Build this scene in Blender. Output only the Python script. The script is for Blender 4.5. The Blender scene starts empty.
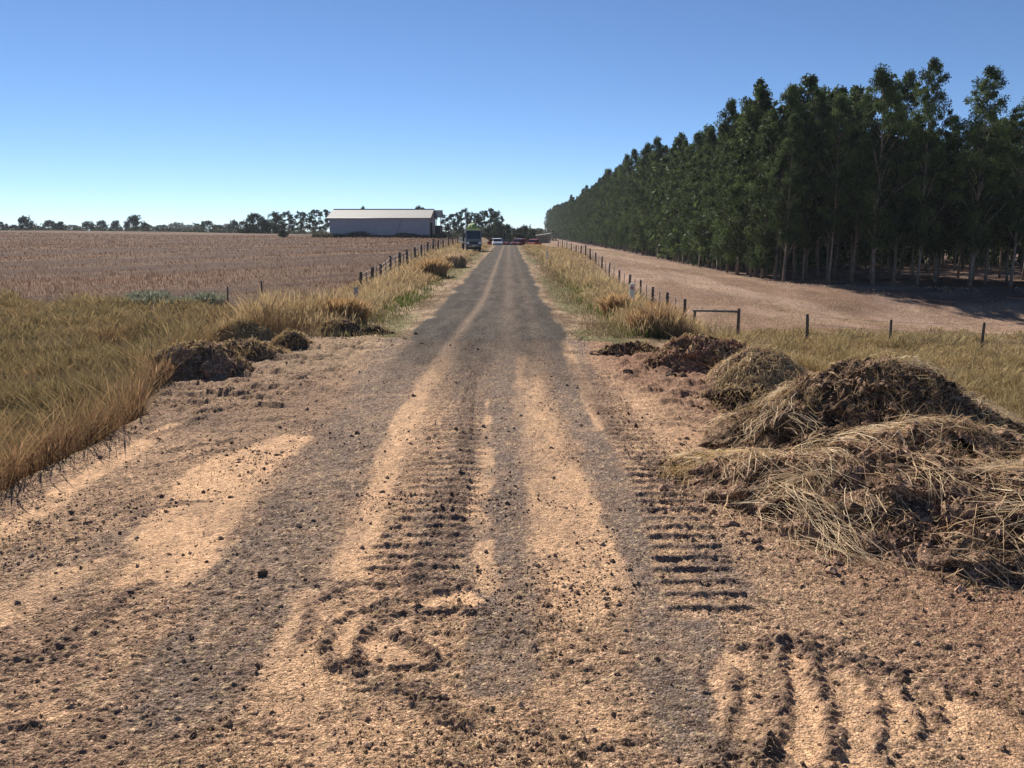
import bpy, bmesh, math, random
import numpy as np
from mathutils import Vector

random.seed(7)
RNG = np.random.default_rng(7)
scene = bpy.context.scene
COL = scene.collection
PI = math.pi

# ------------------------------------------------------------------ camera
CAM_H = 2.0
PITCH = math.radians(10.78)
F = 804.0
YAW = math.radians(0.21)
cam = bpy.data.cameras.new('camera')
cam.sensor_width = 36.0
cam.lens = F / 1024 * 36
cam.clip_start = 0.05
cam.clip_end = 6000
camo = bpy.data.objects.new('camera', cam)
camo.location = (0, 0, CAM_H)
camo.rotation_euler = (math.radians(90) - PITCH, 0, -YAW)
COL.objects.link(camo)
scene.camera = camo


def ray(px, py):
    u = (px - 512) / F
    v = (384 - py) / F
    y = math.cos(PITCH) + v * math.sin(PITCH)
    z = -math.sin(PITCH) + v * math.cos(PITCH)
    return u * math.cos(YAW) + y * math.sin(YAW), y * math.cos(YAW) - u * math.sin(YAW), z


def G(px, py, z=0.0):
    """a spot of the survey photo -> point on level z and its distance"""
    x, y, zz = ray(px, py)
    t = (z - CAM_H) / zz
    return x * t, y * t, t


# ------------------------------------------------------------------ noise
def _h(ix, iy, seed):
    h = (ix.astype(np.int64) * 374761393 + iy.astype(np.int64) * 668265263 + seed * 1442695041) & 0xffffffff
    h = ((h ^ (h >> 13)) * 1274126177) & 0xffffffff
    h = (h ^ (h >> 16)) & 0xffffff
    return h.astype(np.float32) / 0xffffff


def vn(x, y, seed=0):
    x0 = np.floor(x); y0 = np.floor(y)
    fx = (x - x0).astype(np.float32); fy = (y - y0).astype(np.float32)
    fx = fx * fx * (3 - 2 * fx); fy = fy * fy * (3 - 2 * fy)
    x0 = x0.astype(np.int64); y0 = y0.astype(np.int64)
    a = _h(x0, y0, seed); b = _h(x0 + 1, y0, seed)
    c = _h(x0, y0 + 1, seed); d = _h(x0 + 1, y0 + 1, seed)
    return (a + (b - a) * fx) + ((c + (d - c) * fx) - (a + (b - a) * fx)) * fy


def fbm(x, y, octv=4, seed=0, gain=.5):
    s = 0; a = 1; t = 0
    for o in range(octv):
        s = s + a * vn(x * 2 ** o + o * 17.3, y * 2 ** o - o * 9.1, seed + o)
        t += a; a *= gain
    return s / t          # 0..1


def sst(a, b, x):
    t = np.clip((x - a) / (b - a), 0, 1)
    return t * t * (3 - 2 * t)


def interp(y, pts):
    return np.interp(y, [p[0] for p in pts], [p[1] for p in pts])


# ------------------------------------------------------------------ terrain
RC = -0.42      # road centre


def edge_left(Y):      # where the bank falls away on the left
    return interp(Y, [(0, -3.9), (8.7, -3.95), (10.5, -4.6), (12, -5.25), (15, -5.3), (17, -4.6), (20, -3.5), (60, -3.2), (100, -3.4)])


def edge_right(Y):
    return interp(Y, [(0, 4.8), (8, 4.6), (13, 4.1), (17, 2.6), (24, 2.4), (60, 2.4), (100, 2.6)])


def H(X, Y):
    X = np.asarray(X, dtype=np.float64); Y = np.asarray(Y, dtype=np.float64)
    road = interp(Y, [(-40, 0), (112, 0.0), (124, -.1), (150, -1.05), (170, -1.2), (300, -1.1), (600, -1.0), (900, 0), (4000, 1)])
    crest = interp(X, [(-140, 2.1), (-100, 1.6), (-74, 1.2), (-44, .95), (-15, .65), (-6, 0.3)])
    left = interp(Y, [(-40, -1.3), (20, -1.3), (36, -1.15), (55, -.6), (75, 0.0), (120, .55), (220, 1.0)])
    left = left + (crest - 1.0) * sst(60, 210, Y)
    left = left - sst(250, 420, Y) * 2.6
    left = left + .25 * (fbm(X / 22, Y / 40, 2, 5) - .5) * sst(30, 60, Y)
    e = edge_left(Y)
    steep = interp(Y, [(10, .9), (14, 1.6), (30, 3.2), (75, 4)])
    tl = sst(0, 1, (e - X) / steep)
    rfence = interp(Y, [(-40, -2.6), (35, -2.6), (47, -2.4), (58, -2.2), (70, -1.9), (75, -1.55), (81, -1.2), (92, -.8), (130, -.7), (300, -1.6), (900, -1)])
    tree = interp(Y, [(-40, -2.7), (60, -2.6), (90, -2.8), (420, -3.0), (900, -1), (3000, 1)])
    right = rfence + (tree - rfence) * sst(8.5, 27, X)
    right = right - 1.5 * 1.25 * np.exp(-((X - 31) / 11) ** 2 - ((Y - 51) / 10) ** 2)
    er = edge_right(Y)
    sr = interp(Y, [(0, 3.6), (14, 3.4), (20, 3.6), (35, 5.0), (90, 5.5)])
    tr = sst(0, 1, (X - er) / sr)
    z = road * (1 - tl) * (1 - tr) + left * tl + right * tr
    z = z - .035 * (np.clip(np.abs(X - RC) / 1.6, 0, 1.6) ** 2) * sst(14, 20, Y) * (1 - tl) * (1 - tr)
    out = np.clip(tl + tr, 0, 1)
    z = z + out * .22 * (fbm(X / 1.7, Y / 1.7, 3, 11) - .5) * (Y < 140)
    # low ditch crossing the left paddock
    z = z - .35 * np.exp(-((Y - 21.5 - .12 * (X + 14)) / .9) ** 2) * sst(-7, -9, X)
    return z


def hz(x, y):
    return float(H(np.array([x]), np.array([y]))[0])


# ------------------------------------------------------------------ strokes in the dirt (laid out on the ground plane)
def stroke(pts, X, Y, soft=.35):
    """pts: (px,py,halfwidth_px) on level 0 -> mask on X,Y"""
    w = [G(p[0], p[1]) for p in pts]
    P = [(a[0], a[1], p[2] * a[2] / F) for a, p in zip(w, pts)]
    m = np.zeros(X.shape, dtype=np.float32)
    xs = [p[0] for p in P]; ys = [p[1] for p in P]; mw = max(p[2] for p in P) * 1.6 + .1
    sel = (X > min(xs) - mw) & (X < max(xs) + mw) & (Y > min(ys) - mw) & (Y < max(ys) + mw)
    if not sel.any():
        return m
    x = X[sel]; y = Y[sel]; b = np.zeros(x.shape, dtype=np.float32)
    for (x0, y0, w0), (x1, y1, w1) in zip(P[:-1], P[1:]):
        dx, dy = x1 - x0, y1 - y0
        t = np.clip(((x - x0) * dx + (y - y0) * dy) / (dx * dx + dy * dy + 1e-9), 0, 1)
        d = np.hypot(x - x0 - t * dx, y - y0 - t * dy) / (w0 + (w1 - w0) * t + 1e-6)
        b = np.maximum(b, 1 - sst(1 - soft, 1 + soft, d))
    m[sel] = b
    return m


def near_relief(X, Y):
    """small relief and colour of the scraped dirt; returns dz, rgb"""
    n = X.size
    wx = X + .10 * (fbm(X * 3, Y * 3, 3, 40) - .5) + .05 * (fbm(X * 14, Y * 14, 2, 41) - .5)
    wy = Y + .22 * (fbm(X * 3, Y * 3, 3, 43) - .5) + .05 * (fbm(X * 14, Y * 14, 2, 44) - .5)
    rag = (.45 * fbm(X * 4.5, Y * 3.2, 5, 45, .62) + .55 * fbm(X * 9, Y * 1.1, 5, 46, .6) - .5) * 2.0
    S = lambda pts, soft=.35: (lambda b: sst(.12, .92, b + rag * np.minimum(1, b * 3) * (1.25 - .5 * b)))(stroke(pts, wx, wy, soft + .15))
    sand = np.array([.56, .355, .19]); brown = np.array([.315, .205, .122]); grav = np.array([.155, .120, .092])
    dark = np.array([.085, .056, .04]); red = np.array([.27, .145, .082]); straw = np.array([.42, .31, .17])
    big = fbm(X * 1.1, Y * 1.1, 4, 60); mid = fbm(X * 6, Y * 6, 3, 70); fine = fbm(X * 30, Y * 30, 3, 80)
    fin2 = vn(X * 75, Y * 75, 83)
    c = np.tile(brown, (n, 1))

    def mix(c, col, m):
        m = np.clip(m, 0, 1)[:, None]
        return c * (1 - m) + col * m
    c = mix(c, sand, sst(.50, .68, big + (mid - .5) * .5) * .28)
    c = mix(c, dark * 1.7, sst(.52, .72, fbm(X * 1.6 + 9, Y * 1.1, 4, 61) + (mid - .5) * .5) * .45)
    c = mix(c, red, sst(1.6, 3.2, X) * sst(12, 3, Y) * .7)
    c = mix(c, red, sst(9, 12, Y) * sst(.8, 1.8, X) * .6)
    c = mix(c, straw, sst(10.5, 13, Y) * sst(-1.6, -3, X) * .55)
    rough = np.ones(n, dtype=np.float32)
    # wheel lanes of grey gravel
    g1 = S([(432, 300, 22), (412, 345, 38), (392, 380, 34), (345, 450, 42), (300, 530, 58), (245, 620, 70), (180, 700, 70)], .5)
    g2 = S([(511, 300, 14), (511, 360, 20), (505, 440, 26), (507, 520, 26), (505, 600, 32), (500, 680, 40)], .4)
    g3 = S([(560, 330, 24), (578, 400, 20), (610, 470, 26), (645, 560, 34), (680, 650, 46), (700, 740, 50)], .45)
    g4 = S([(478, 340, 24), (472, 420, 26), (450, 520, 34), (440, 590, 24)], .5)
    g5 = S([(640, 470, 50), (700, 590, 50)], .4)
    g6 = S([(120, 540, 30), (60, 590, 40), (30, 560, 40)], .5)
    gm = np.maximum.reduce([g1 * .8, g2 * .9, g3 * .9, g4 * .9, g5 * .8, g6 * .5])
    c = mix(c, grav, gm * (.55 + .45 * sst(.25, .6, mid)))
    # sand laid bare
    s1 = S([(290, 440, 20), (232, 470, 46), (190, 530, 48), (165, 572, 40)], .25)
    s2 = S([(176, 425, 8), (120, 458, 12), (50, 500, 16), (-20, 545, 24)], .45)
    s3 = S([(110, 560, 10), (60, 580, 26), (0, 615, 26)], .6)
    s4 = S([(494, 280, 3), (474, 320, 7), (452, 350, 10), (420, 392, 12), (392, 448, 13), (372, 510, 16), (350, 570, 24)], .45)
    s5 = S([(565, 345, 5), (585, 390, 7), (600, 430, 7)], .5)
    s6 = S([(520, 350, 4), (532, 400, 16), (550, 460, 26), (566, 510, 38), (582, 600, 48)], .6) * (.45 + .4 * sst(.35, .65, fbm(X * 7, Y * 1.3, 4, 49)))
    s7 = S([(572, 470, 10), (600, 540, 14), (620, 600, 14)], .4)
    s8 = S([(486, 400, 2), (486, 440, 7), (482, 500, 11), (486, 590, 10)], .7) * (.2 + .7 * sst(.4, .6, fbm(X * 6, Y * 3.5, 3, 48)))
    s9 = S([(345, 615, 14), (340, 645, 16)], .4) + S([(372, 640, 12), (392, 656, 24)], .4) + S([(420, 604, 12), (470, 600, 10)], .5)
    s10 = S([(800, 668, 15), (806, 700, 20), (800, 745, 20)], .2)
    s11 = S([(845, 680, 16), (852, 730, 18), (838, 768, 24)], .4) + S([(880, 690, 16), (898, 730, 22)], .5) + S([(940, 700, 16), (1024, 760, 60)], .6)
    s12 = S([(310, 600, 20), (290, 660, 30), (300, 700, 40)], .7)
    s13 = S([(330, 740, 40), (440, 720, 20)], .7) * .5
    s14 = S([(620, 730, 30), (560, 690, 30)], .8) * .5
    s15 = S([(740, 660, 16), (735, 720, 22)], .5) * .7
    s16 = S([(640, 395, 20), (690, 440, 30), (740, 440, 20)], .8) * .5
    s17 = S([(0, 715, 30), (60, 712, 12)], .5) * .6
    sm = np.clip(np.maximum.reduce([s1 * .95, s2 * .95, s3 * .7, s4 * .8, s5 * .8, s6 * .85, s7 * .8, s8 * .85, s9, s10 * 1.0, s11 * .85, s12 * .7, s13, s14, s15, s16, s17]), 0, 1)
    specks = sst(.60, .68, fbm(X * 19, Y * 19, 2, 90)) * (.25 + .75 * (1 - sm)) + sst(.70, .76, fbm(X * 19, Y * 19, 2, 93)) * sm
    c = mix(c, sand * (0.92 + .16 * mid[:, None]), sm * (.45 + .5 * sst(.3, .6, .5 * mid + .5 * fbm(X * 15, Y * 5, 3, 47))))
    rough = rough * (1 - .75 * sm) * (1 - .45 * g3) * (1 - .35 * g2)
    # crossing straight lower edge of the sand patch : fresh soil spread over it
    # tracked ribs
    dz = np.zeros(n, dtype=np.float32)
    cxr = interp(Y, [(3, 1.05), (4.1, 1.08), (5, 1.15), (6.1, 1.22), (8, 1.2), (14, 1.16), (20, 1.1)])
    cxl = interp(Y, [(3, -.62), (4.3, -.6), (5.9, -.52), (8, -.55), (14, -.55), (20, -.5)])
    wob = .06 * (fbm(X * 2.2, Y * 2.2, 2, 51) - .5)
    for cx, hw, ym, strg in ((cxr, .26, [(3.85, 0), (4.05, 1.1), (6.8, 1.1), (7.6, .85), (8.4, .85), (9.2, .95), (9.8, .9), (10.0, .3), (13, .4), (14.5, .8), (15, 0)], 1.05),
                             (cxl, .33, [(4.1, 0), (4.5, .8), (6.5, .95), (8.5, .95), (11, .7), (13.2, .9), (16, .5), (17, 0)], .85)):
        side = 1 - sst(.75, 1.05, np.abs(X - cx + wob) / hw)
        am = interp(Y, ym) * side * strg * (.55 + .9 * (fbm(X * 2.6, Y * 5, 2, 52) - .15))
        ph = (Y + wob * .8 + .10 * (X - cx) ** 2 + .045 * (fbm(X * 7, Y * 7, 4, 59, .65) - .5)) / .172
        saw = ph - np.floor(ph)
        ridge = np.exp(-((saw - .5) / (.12 + .06 * mid)) ** 2)
        am = np.clip(am, 0, 1) * (.75 + .25 * sst(.3, .55, fbm(X * 2.5 + np.floor(ph) * 7.3, np.floor(ph) * 1.7, 2, 66)))
        dz += am * (.028 * ridge - .008 + .005 * (fbm(X * 32, Y * 32, 2, 54) - .5))
        flat_ = 1 - sst(.1, .5, ridge)
        c = mix(c, sand * .95, am * .6 * flat_ * sst(.42, .6, fbm(X * 5, Y * 1.2, 3, 57) + (.12 if cx[0] > 0 else .05) * np.sign(cx - X)))
        c = mix(c, dark * 2.2, am * .50 * sst(.2, .6, ridge) * (.5 + mid))
    # dark crumbled band along left track
    m = S([(470, 372, 6), (466, 420, 8), (458, 470, 9), (444, 520, 17), (424, 590, 20)], .5)
    c = mix(c, dark * 1.5, m * .7); dz += m * .012
    m = S([(582, 366, 14), (600, 405, 14), (622, 440, 11)], .5) + S([(305, 388, 16), (340, 392, 16)], .6) + S([(300, 424, 14), (345, 418, 10)], .6)
    m = m + S([(474, 350, 16), (472, 378, 14)], .6) + S([(720, 388, 26), (770, 425, 22)], .6)
    c = mix(c, dark * 1.4, m * .6 * (.4 + mid)); dz += m * .03 * (mid - .3)
    # ridges pushed up by turning tracks
    ridges = [
        ([(318, 652), (330, 628), (352, 612), (392, 602), (440, 597), (468, 590)], 5, .035),
        ([(352, 664), (362, 640), (378, 622), (410, 612), (452, 606), (480, 608)], 6, .04),
        ([(356, 668), (395, 674), (428, 672), (436, 660), (425, 645), (398, 630)], 5, .035),
        ([(300, 640), (310, 600), (345, 585), (420, 580)], 6, .03),
        ([(330, 668), (380, 690), (440, 700), (470, 720)], 9, .035),
        ([(783, 650), (792, 690), (782, 726), (755, 775)], 6, .045),
        ([(812, 652), (826, 690), (828, 730), (806, 775)], 6, .045),
        ([(860, 668), (876, 702), (872, 745)], 5, .035),
        ([(893, 680), (912, 722), (922, 745)], 5, .03),
        ([(922, 690), (940, 728)], 5, .03),
        ([(742, 672), (738, 700), (716, 742)], 6, .03),
        ([(704, 660), (704, 690)], 4, .02),
        ([(740, 648), (790, 650), (840, 655), (900, 670), (960, 700), (1030, 722)], 7, .035),
        ([(840, 640), (800, 640), (770, 645)], 6, .03),
        ([(150, 583), (120, 604), (84, 622), (50, 650), (0, 662)], 8, .03),
        ([(110, 625), (60, 655), (20, 672)], 5, .02),
        ([(0, 702), (30, 706)], 4, .02), ([(0, 726), (34, 722)], 5, .03),
        ([(640, 742), (590, 748), (570, 760)], 5, .02), ([(700, 770), (770, 740)], 7, .03),
        ([(205, 500), (168, 503), (140, 512)], 3, .015), ([(170, 452), (230, 442)], 3, .03), ([(160, 466), (200, 455), (250, 445)], 3, .02),
        ([(565, 352), (620, 354), (660, 350)], 3, .05), ([(560, 380), (620, 378)], 3, .03), ([(650, 352), (700, 356)], 4, .06),
        ([(330, 352), (400, 346)], 2, .02), ([(720, 400), (775, 430)], 4, .09), ([(700, 388), (740, 398)], 4, .06),
        ([(280, 376), (350, 370)], 3, .03), ([(180, 400), (260, 392)], 4, .04), ([(150, 440), (210, 416)], 4, .03),
    ]
    for pts, w, hh in ridges:
        m = stroke([(a, b, w * 1.2) for a, b in pts], wx, wy, .8) * (.55 + .65 * sst(.3, .65, fbm(X * 34, Y * 34, 2, 33)))
        dz += m * hh * .55; rough = np.maximum(rough, m * .6)
        c = mix(c, dark * 1.5, np.minimum(m, 1) * .8)
    # general clods, scraped lumps
    lump = sst(.52, .75, fbm(X * 9, Y * 9, 3, 21))
    clod = sst(.58, .74, fbm(X * 24, Y * 24, 2, 22))
    side = np.maximum(sst(-1.9, -2.8, X), sst(1.3, 1.9, X)) * sst(7, 10, Y)
    dz += rough * (.006 * lump + .008 * clod + .009 * (fine - .5)) + .007 * (fin2 - .5) * (.35 + rough)
    dz += side * (.07 * sst(.5, .8, fbm(X * 3, Y * 4.5, 3, 27)) + .02 * lump)
    dz += .03 * (big - .5)
    c = mix(c, dark * 1.6, np.clip(rough * (.30 * lump * mid + .5 * clod * sst(.4, .6, mid)) + .42 * specks, 0, .8))
    c = mix(c, straw * 1.1, .5 * sst(.66, .74, fbm(X * 45, Y * 28, 2, 95)) * (1 - sm))
    c = c * (.66 + .42 * fine[:, None] + .26 * fin2[:, None])
    # freshly turned, darker soil along both sides of the crossing
    nb = .55 + .9 * fbm(X * 1.3 + 4, Y * 1.3, 4, 68)
    fresh = sst(-1.5, -2.6, X + .12 * (Y - 9)) * sst(6.6, 8.6, Y) * .75 + sst(1.45, 2.1, X + .04 * (Y - 6)) * (.45 + .35 * sst(6.5, 8.5, Y))
    fresh = np.clip(fresh * nb, 0, .9) * (1 - .7 * sm)
    tone = np.where((X > 0)[:, None], np.array([.185, .105, .068]), np.array([.155, .105, .070]))
    c = c * (1 - .62 * fresh[:, None]) + tone * (.62 * fresh[:, None])
    dz += fresh * .030 * (fbm(X * 7, Y * 7, 3, 69) - .5)
    c = c * .96 + c.mean(1)[:, None] * .04
    c = c * np.array([1.38, 1.34, 1.40])
    return dz, np.concatenate([c, (1 - .62 * sm)[:, None]], 1)


# ------------------------------------------------------------------ materials
def vcol_mat(name, rough=.9, transl=0, bump=None, noise=None, spec=.15, speck=()):
    m = bpy.data.materials.new(name); m.use_nodes = True
    nt = m.node_tree; N = nt.nodes; L = nt.links
    b = N['Principled BSDF']; out = N['Material Output']
    b.inputs['Roughness'].default_value = rough
    b.inputs['Specular IOR Level'].default_value = spec
    at = N.new('ShaderNodeAttribute'); at.attribute_name = 'Col'
    c = at.outputs['Color']
    tc = N.new('ShaderNodeTexCoord')
    if noise:
        for sc, amt in noise:
            nz = N.new('ShaderNodeTexNoise'); nz.inputs['Scale'].default_value = sc; nz.inputs['Detail'].default_value = 6
            L.new(tc.outputs['Object'], nz.inputs['Vector'])
            mr = N.new('ShaderNodeMapRange'); mr.inputs[1].default_value = .3; mr.inputs[2].default_value = .7
            mr.inputs[3].default_value = 1 - amt; mr.inputs[4].default_value = 1 + amt
            L.new(nz.outputs['Fac'], mr.inputs[0])
            mx = N.new('ShaderNodeVectorMath'); mx.operation = 'SCALE'
            L.new(c, mx.inputs[0]); L.new(mr.outputs[0], mx.inputs['Scale']); c = mx.outputs[0]
    vh = None
    for sc, lo, hi in speck:            # grains: every cell its own tone
        vo = N.new('ShaderNodeTexVoronoi'); vo.inputs['Scale'].default_value = sc; vo.inputs['Randomness'].default_value = 1
        L.new(tc.outputs['Object'], vo.inputs['Vector'])
        sp = N.new('ShaderNodeSeparateColor'); L.new(vo.outputs['Color'], sp.inputs[0])
        pw = N.new('ShaderNodeMath'); pw.operation = 'POWER'; pw.inputs[1].default_value = 1.6; L.new(sp.outputs[0], pw.inputs[0])
        mr = N.new('ShaderNodeMapRange'); mr.inputs[3].default_value = lo; mr.inputs[4].default_value = hi
        L.new(pw.outputs[0], mr.inputs[0])
        mx = N.new('ShaderNodeVectorMath'); mx.operation = 'SCALE'
        am = N.new('ShaderNodeMix'); am.data_type = 'FLOAT'; am.inputs[2].default_value = 1.0
        L.new(at.outputs['Alpha'], am.inputs[0]); L.new(mr.outputs[0], am.inputs[3])
        L.new(c, mx.inputs[0]); L.new(am.outputs[0], mx.inputs['Scale']); c = mx.outputs[0]
        if vh is None:
            vh = vo
    L.new(c, b.inputs['Base Color'])
    if bump:
        nz = N.new('ShaderNodeTexNoise'); nz.inputs['Scale'].default_value = bump[0]; nz.inputs['Detail'].default_value = 8
        nz.inputs['Roughness'].default_value = .7
        L.new(tc.outputs['Object'], nz.inputs['Vector'])
        bp = N.new('ShaderNodeBump'); bp.inputs['Strength'].default_value = bump[2]; bp.inputs['Distance'].default_value = bump[1]
        L.new(nz.outputs['Fac'], bp.inputs['Height']); nrm = bp.outputs[0]
        if vh is not None:
            b2 = N.new('ShaderNodeBump'); b2.invert = True; b2.inputs['Strength'].default_value = .9; b2.inputs['Distance'].default_value = .008
            L.new(vh.outputs['Distance'], b2.inputs['Height']); L.new(nrm, b2.inputs['Normal']); nrm = b2.outputs[0]
        L.new(nrm, b.inputs['Normal'])
    if transl:
        t = N.new('ShaderNodeBsdfTranslucent'); L.new(c, t.inputs['Color'])
        ms = N.new('ShaderNodeMixShader'); ms.inputs[0].default_value = transl
        L.new(b.outputs[0], ms.inputs[1]); L.new(t.outputs[0], ms.inputs[2]); L.new(ms.outputs[0], out.inputs['Surface'])
    return m


def flat_mat(name, col, rough=.6, metal=0, noise=0, scale=6, bump=0, spec=.4):
    m = bpy.data.materials.new(name); m.use_nodes = True
    nt = m.node_tree; N = nt.nodes; L = nt.links
    b = N['Principled BSDF']
    b.inputs['Roughness'].default_value = rough; b.inputs['Metallic'].default_value = metal
    b.inputs['Specular IOR Level'].default_value = spec
    b.inputs['Base Color'].default_value = (*col, 1)
    tc = N.new('ShaderNodeTexCoord')
    nz = N.new('ShaderNodeTexNoise'); nz.inputs['Scale'].default_value = scale; nz.inputs['Detail'].default_value = 5
    L.new(tc.outputs['Object'], nz.inputs['Vector'])
    if noise:
        r = N.new('ShaderNodeValToRGB')
        r.color_ramp.elements[0].position = .3; r.color_ramp.elements[1].position = .7
        r.color_ramp.elements[0].color = (*[v * (1 - noise) for v in col], 1)
        r.color_ramp.elements[1].color = (*[min(1, v * (1 + noise)) for v in col], 1)
        L.new(nz.outputs['Fac'], r.inputs[0]); L.new(r.outputs[0], b.inputs['Base Color'])
    if bump:
        bp = N.new('ShaderNodeBump'); bp.inputs['Strength'].default_value = .6; bp.inputs['Distance'].default_value = bump
        L.new(nz.outputs['Fac'], bp.inputs['Height']); L.new(bp.outputs[0], b.inputs['Normal'])
    return m


M_dirt = vcol_mat('scraped dirt', .95, noise=[(45, .3), (420, .3)], bump=(160, .012, .8), spec=.05, speck=[(85, .68, 1.42), (210, .68, 1.4), (32, .85, 1.15)])
M_road = vcol_mat('grey gravel road', .95, noise=[(30, .3), (260, .25)], bump=(120, .012, .7), spec=.05, speck=[(60, .50, 1.9), (180, .6, 1.6), (20, .8, 1.2)])
M_soil = vcol_mat('dry soil', .95, noise=[(3, .15), (40, .25)], bump=(25, .03, .7), spec=.05, speck=[(45, .55, 1.6), (14, .7, 1.35)])
M_grass = vcol_mat('grass blades', .8, transl=.28, spec=.08)
M_heap = vcol_mat('turned turf and soil', .95, noise=[(30, .35), (120, .35)], bump=(60, .03, 1), spec=.05, speck=[(75, .5, 1.7), (200, .6, 1.5)])
M_leaf = vcol_mat('gum leaves', .65, transl=.30, spec=.08)
M_clod = vcol_mat('clods and stones', .95, noise=[(60, .2)], bump=(80, .01, .6), spec=.05)
M_bark = flat_mat('gum bark', (.23, .185, .145), .9, noise=.35, scale=2.5, bump=.02, spec=.1)
M_post = flat_mat('weathered fence timber', (.12, .10, .085), .9, noise=.3, scale=9, bump=.01, spec=.1)
M_rail = flat_mat('grey fence rail', (.20, .185, .17), .8, noise=.25, scale=9, bump=.01, spec=.1)
M_wire = flat_mat('galvanised wire', (.30, .30, .30), .5, .6)
M_white = flat_mat('faded white plastic', (.62, .60, .56), .6, noise=.12, scale=12)


# ------------------------------------------------------------------ mesh helpers
def raw_mesh(name, V, loops, starts, mat, colors=None, smooth=False):
    me = bpy.data.meshes.new(name)
    V = np.ascontiguousarray(V, dtype=np.float32)
    me.vertices.add(len(V)); me.vertices.foreach_set('co', V.ravel())
    me.loops.add(len(loops)); me.loops.foreach_set('vertex_index', np.ascontiguousarray(loops, dtype=np.int32))
    me.polygons.add(len(starts)); me.polygons.foreach_set('loop_start', np.ascontiguousarray(starts, dtype=np.int32))
    me.polygons.foreach_set('use_smooth', np.full(len(starts), smooth, dtype=bool))
    if colors is not None:
        at = me.color_attributes.new('Col', 'FLOAT_COLOR', 'POINT')
        c4 = np.ones((len(V), 4), dtype=np.float32); c4[:, :colors.shape[1]] = colors
        at.data.foreach_set('color', c4.ravel())
    me.materials.append(mat)
    me.update(calc_edges=True)
    return me


def link(name, me, parent=None):
    o = bpy.data.objects.new(name, me); COL.objects.link(o)
    if parent is not None:
        o.parent = parent
    return o


def empty(name, loc=(0, 0, 0), rz=0):
    o = bpy.data.objects.new(name, None); o.empty_display_size = .3
    o.location = loc; o.rotation_euler = (0, 0, rz); COL.objects.link(o)
    return o


def tag(o, label=None, cat=None, group=None, kind=None):
    if label: o['label'] = label
    if cat: o['category'] = cat
    if group: o['group'] = group
    if kind: o['kind'] = kind
    return o


def copy_tree(o, parent=None):
    c = o.copy(); COL.objects.link(c); c.parent = parent
    for ch in list(o.children):
        copy_tree(ch, c)
    return c


class MB:
    """collects boxes, tubes and prisms into one mesh"""
    def __init__(s):
        s.bm = bmesh.new()

    def box(s, c, size, bev=0, rot=None):
        r = bmesh.ops.create_cube(s.bm, size=1)
        vs = r['verts']
        bmesh.ops.scale(s.bm, vec=size, verts=vs)
        if bev:
            es = list({e for v in vs for e in v.link_edges})
            rr = bmesh.ops.bevel(s.bm, geom=es, offset=bev, segments=2, affect='EDGES', profile=.6)
            vs = list({v for f in rr['faces'] for v in f.verts} | {v for v in vs if v.is_valid})
        if rot is not None:
            bmesh.ops.rotate(s.bm, cent=(0, 0, 0), matrix=rot, verts=vs)
        bmesh.ops.translate(s.bm, vec=c, verts=vs)
        return s

    def tube(s, pts, rad, n=8, cap=True):
        rings = []
        for i, p in enumerate(pts):
            p = Vector(p)
            a = Vector(pts[max(i - 1, 0)]); b = Vector(pts[min(i + 1, len(pts) - 1)])
            d = (b - a).normalized()
            u = d.orthogonal().normalized() if abs(d.z) < .95 else Vector((1, 0, 0))
            u = (u - d * u.dot(d)).normalized(); w = d.cross(u)
            r = rad[i] if hasattr(rad, '__len__') else rad
            rings.append([s.bm.verts.new(p + (u * math.cos(2 * PI * k / n) + w * math.sin(2 * PI * k / n)) * r) for k in range(n)])
        for A, B in zip(rings[:-1], rings[1:]):
            for k in range(n):
                s.bm.faces.new((A[k], A[(k + 1) % n], B[(k + 1) % n], B[k]))
        if cap:
            s.bm.faces.new(rings[0][::-1]); s.bm.faces.new(rings[-1])
        return s

    def prism(s, prof, axis, a, b):
        """extrude closed 2D profile between a and b along axis ('x': profile is (y,z); 'y': (x,z))"""
        f = (lambda p, t: (t, p[0], p[1])) if axis == 'x' else (lambda p, t: (p[0], t, p[1]))
        A = [s.bm.verts.new(f(p, a)) for p in prof]; B = [s.bm.verts.new(f(p, b)) for p in prof]
        n = len(prof)
        for i in range(n):
            s.bm.faces.new((A[i], A[(i + 1) % n], B[(i + 1) % n], B[i]))
        s.bm.faces.new(A[::-1]); s.bm.faces.new(B)
        return s

    def mesh(s, name, mat, smooth=False):
        bmesh.ops.recalc_face_normals(s.bm, faces=s.bm.faces)
        me = bpy.data.meshes.new(name); s.bm.to_mesh(me); s.bm.free()
        me.materials.append(mat)
        if smooth:
            me.polygons.foreach_set('use_smooth', [True] * len(me.polygons))
        return me

    def build(s, name, mat, parent=None, smooth=False):
        return link(name, s.mesh(name, mat, smooth), parent)


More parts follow.
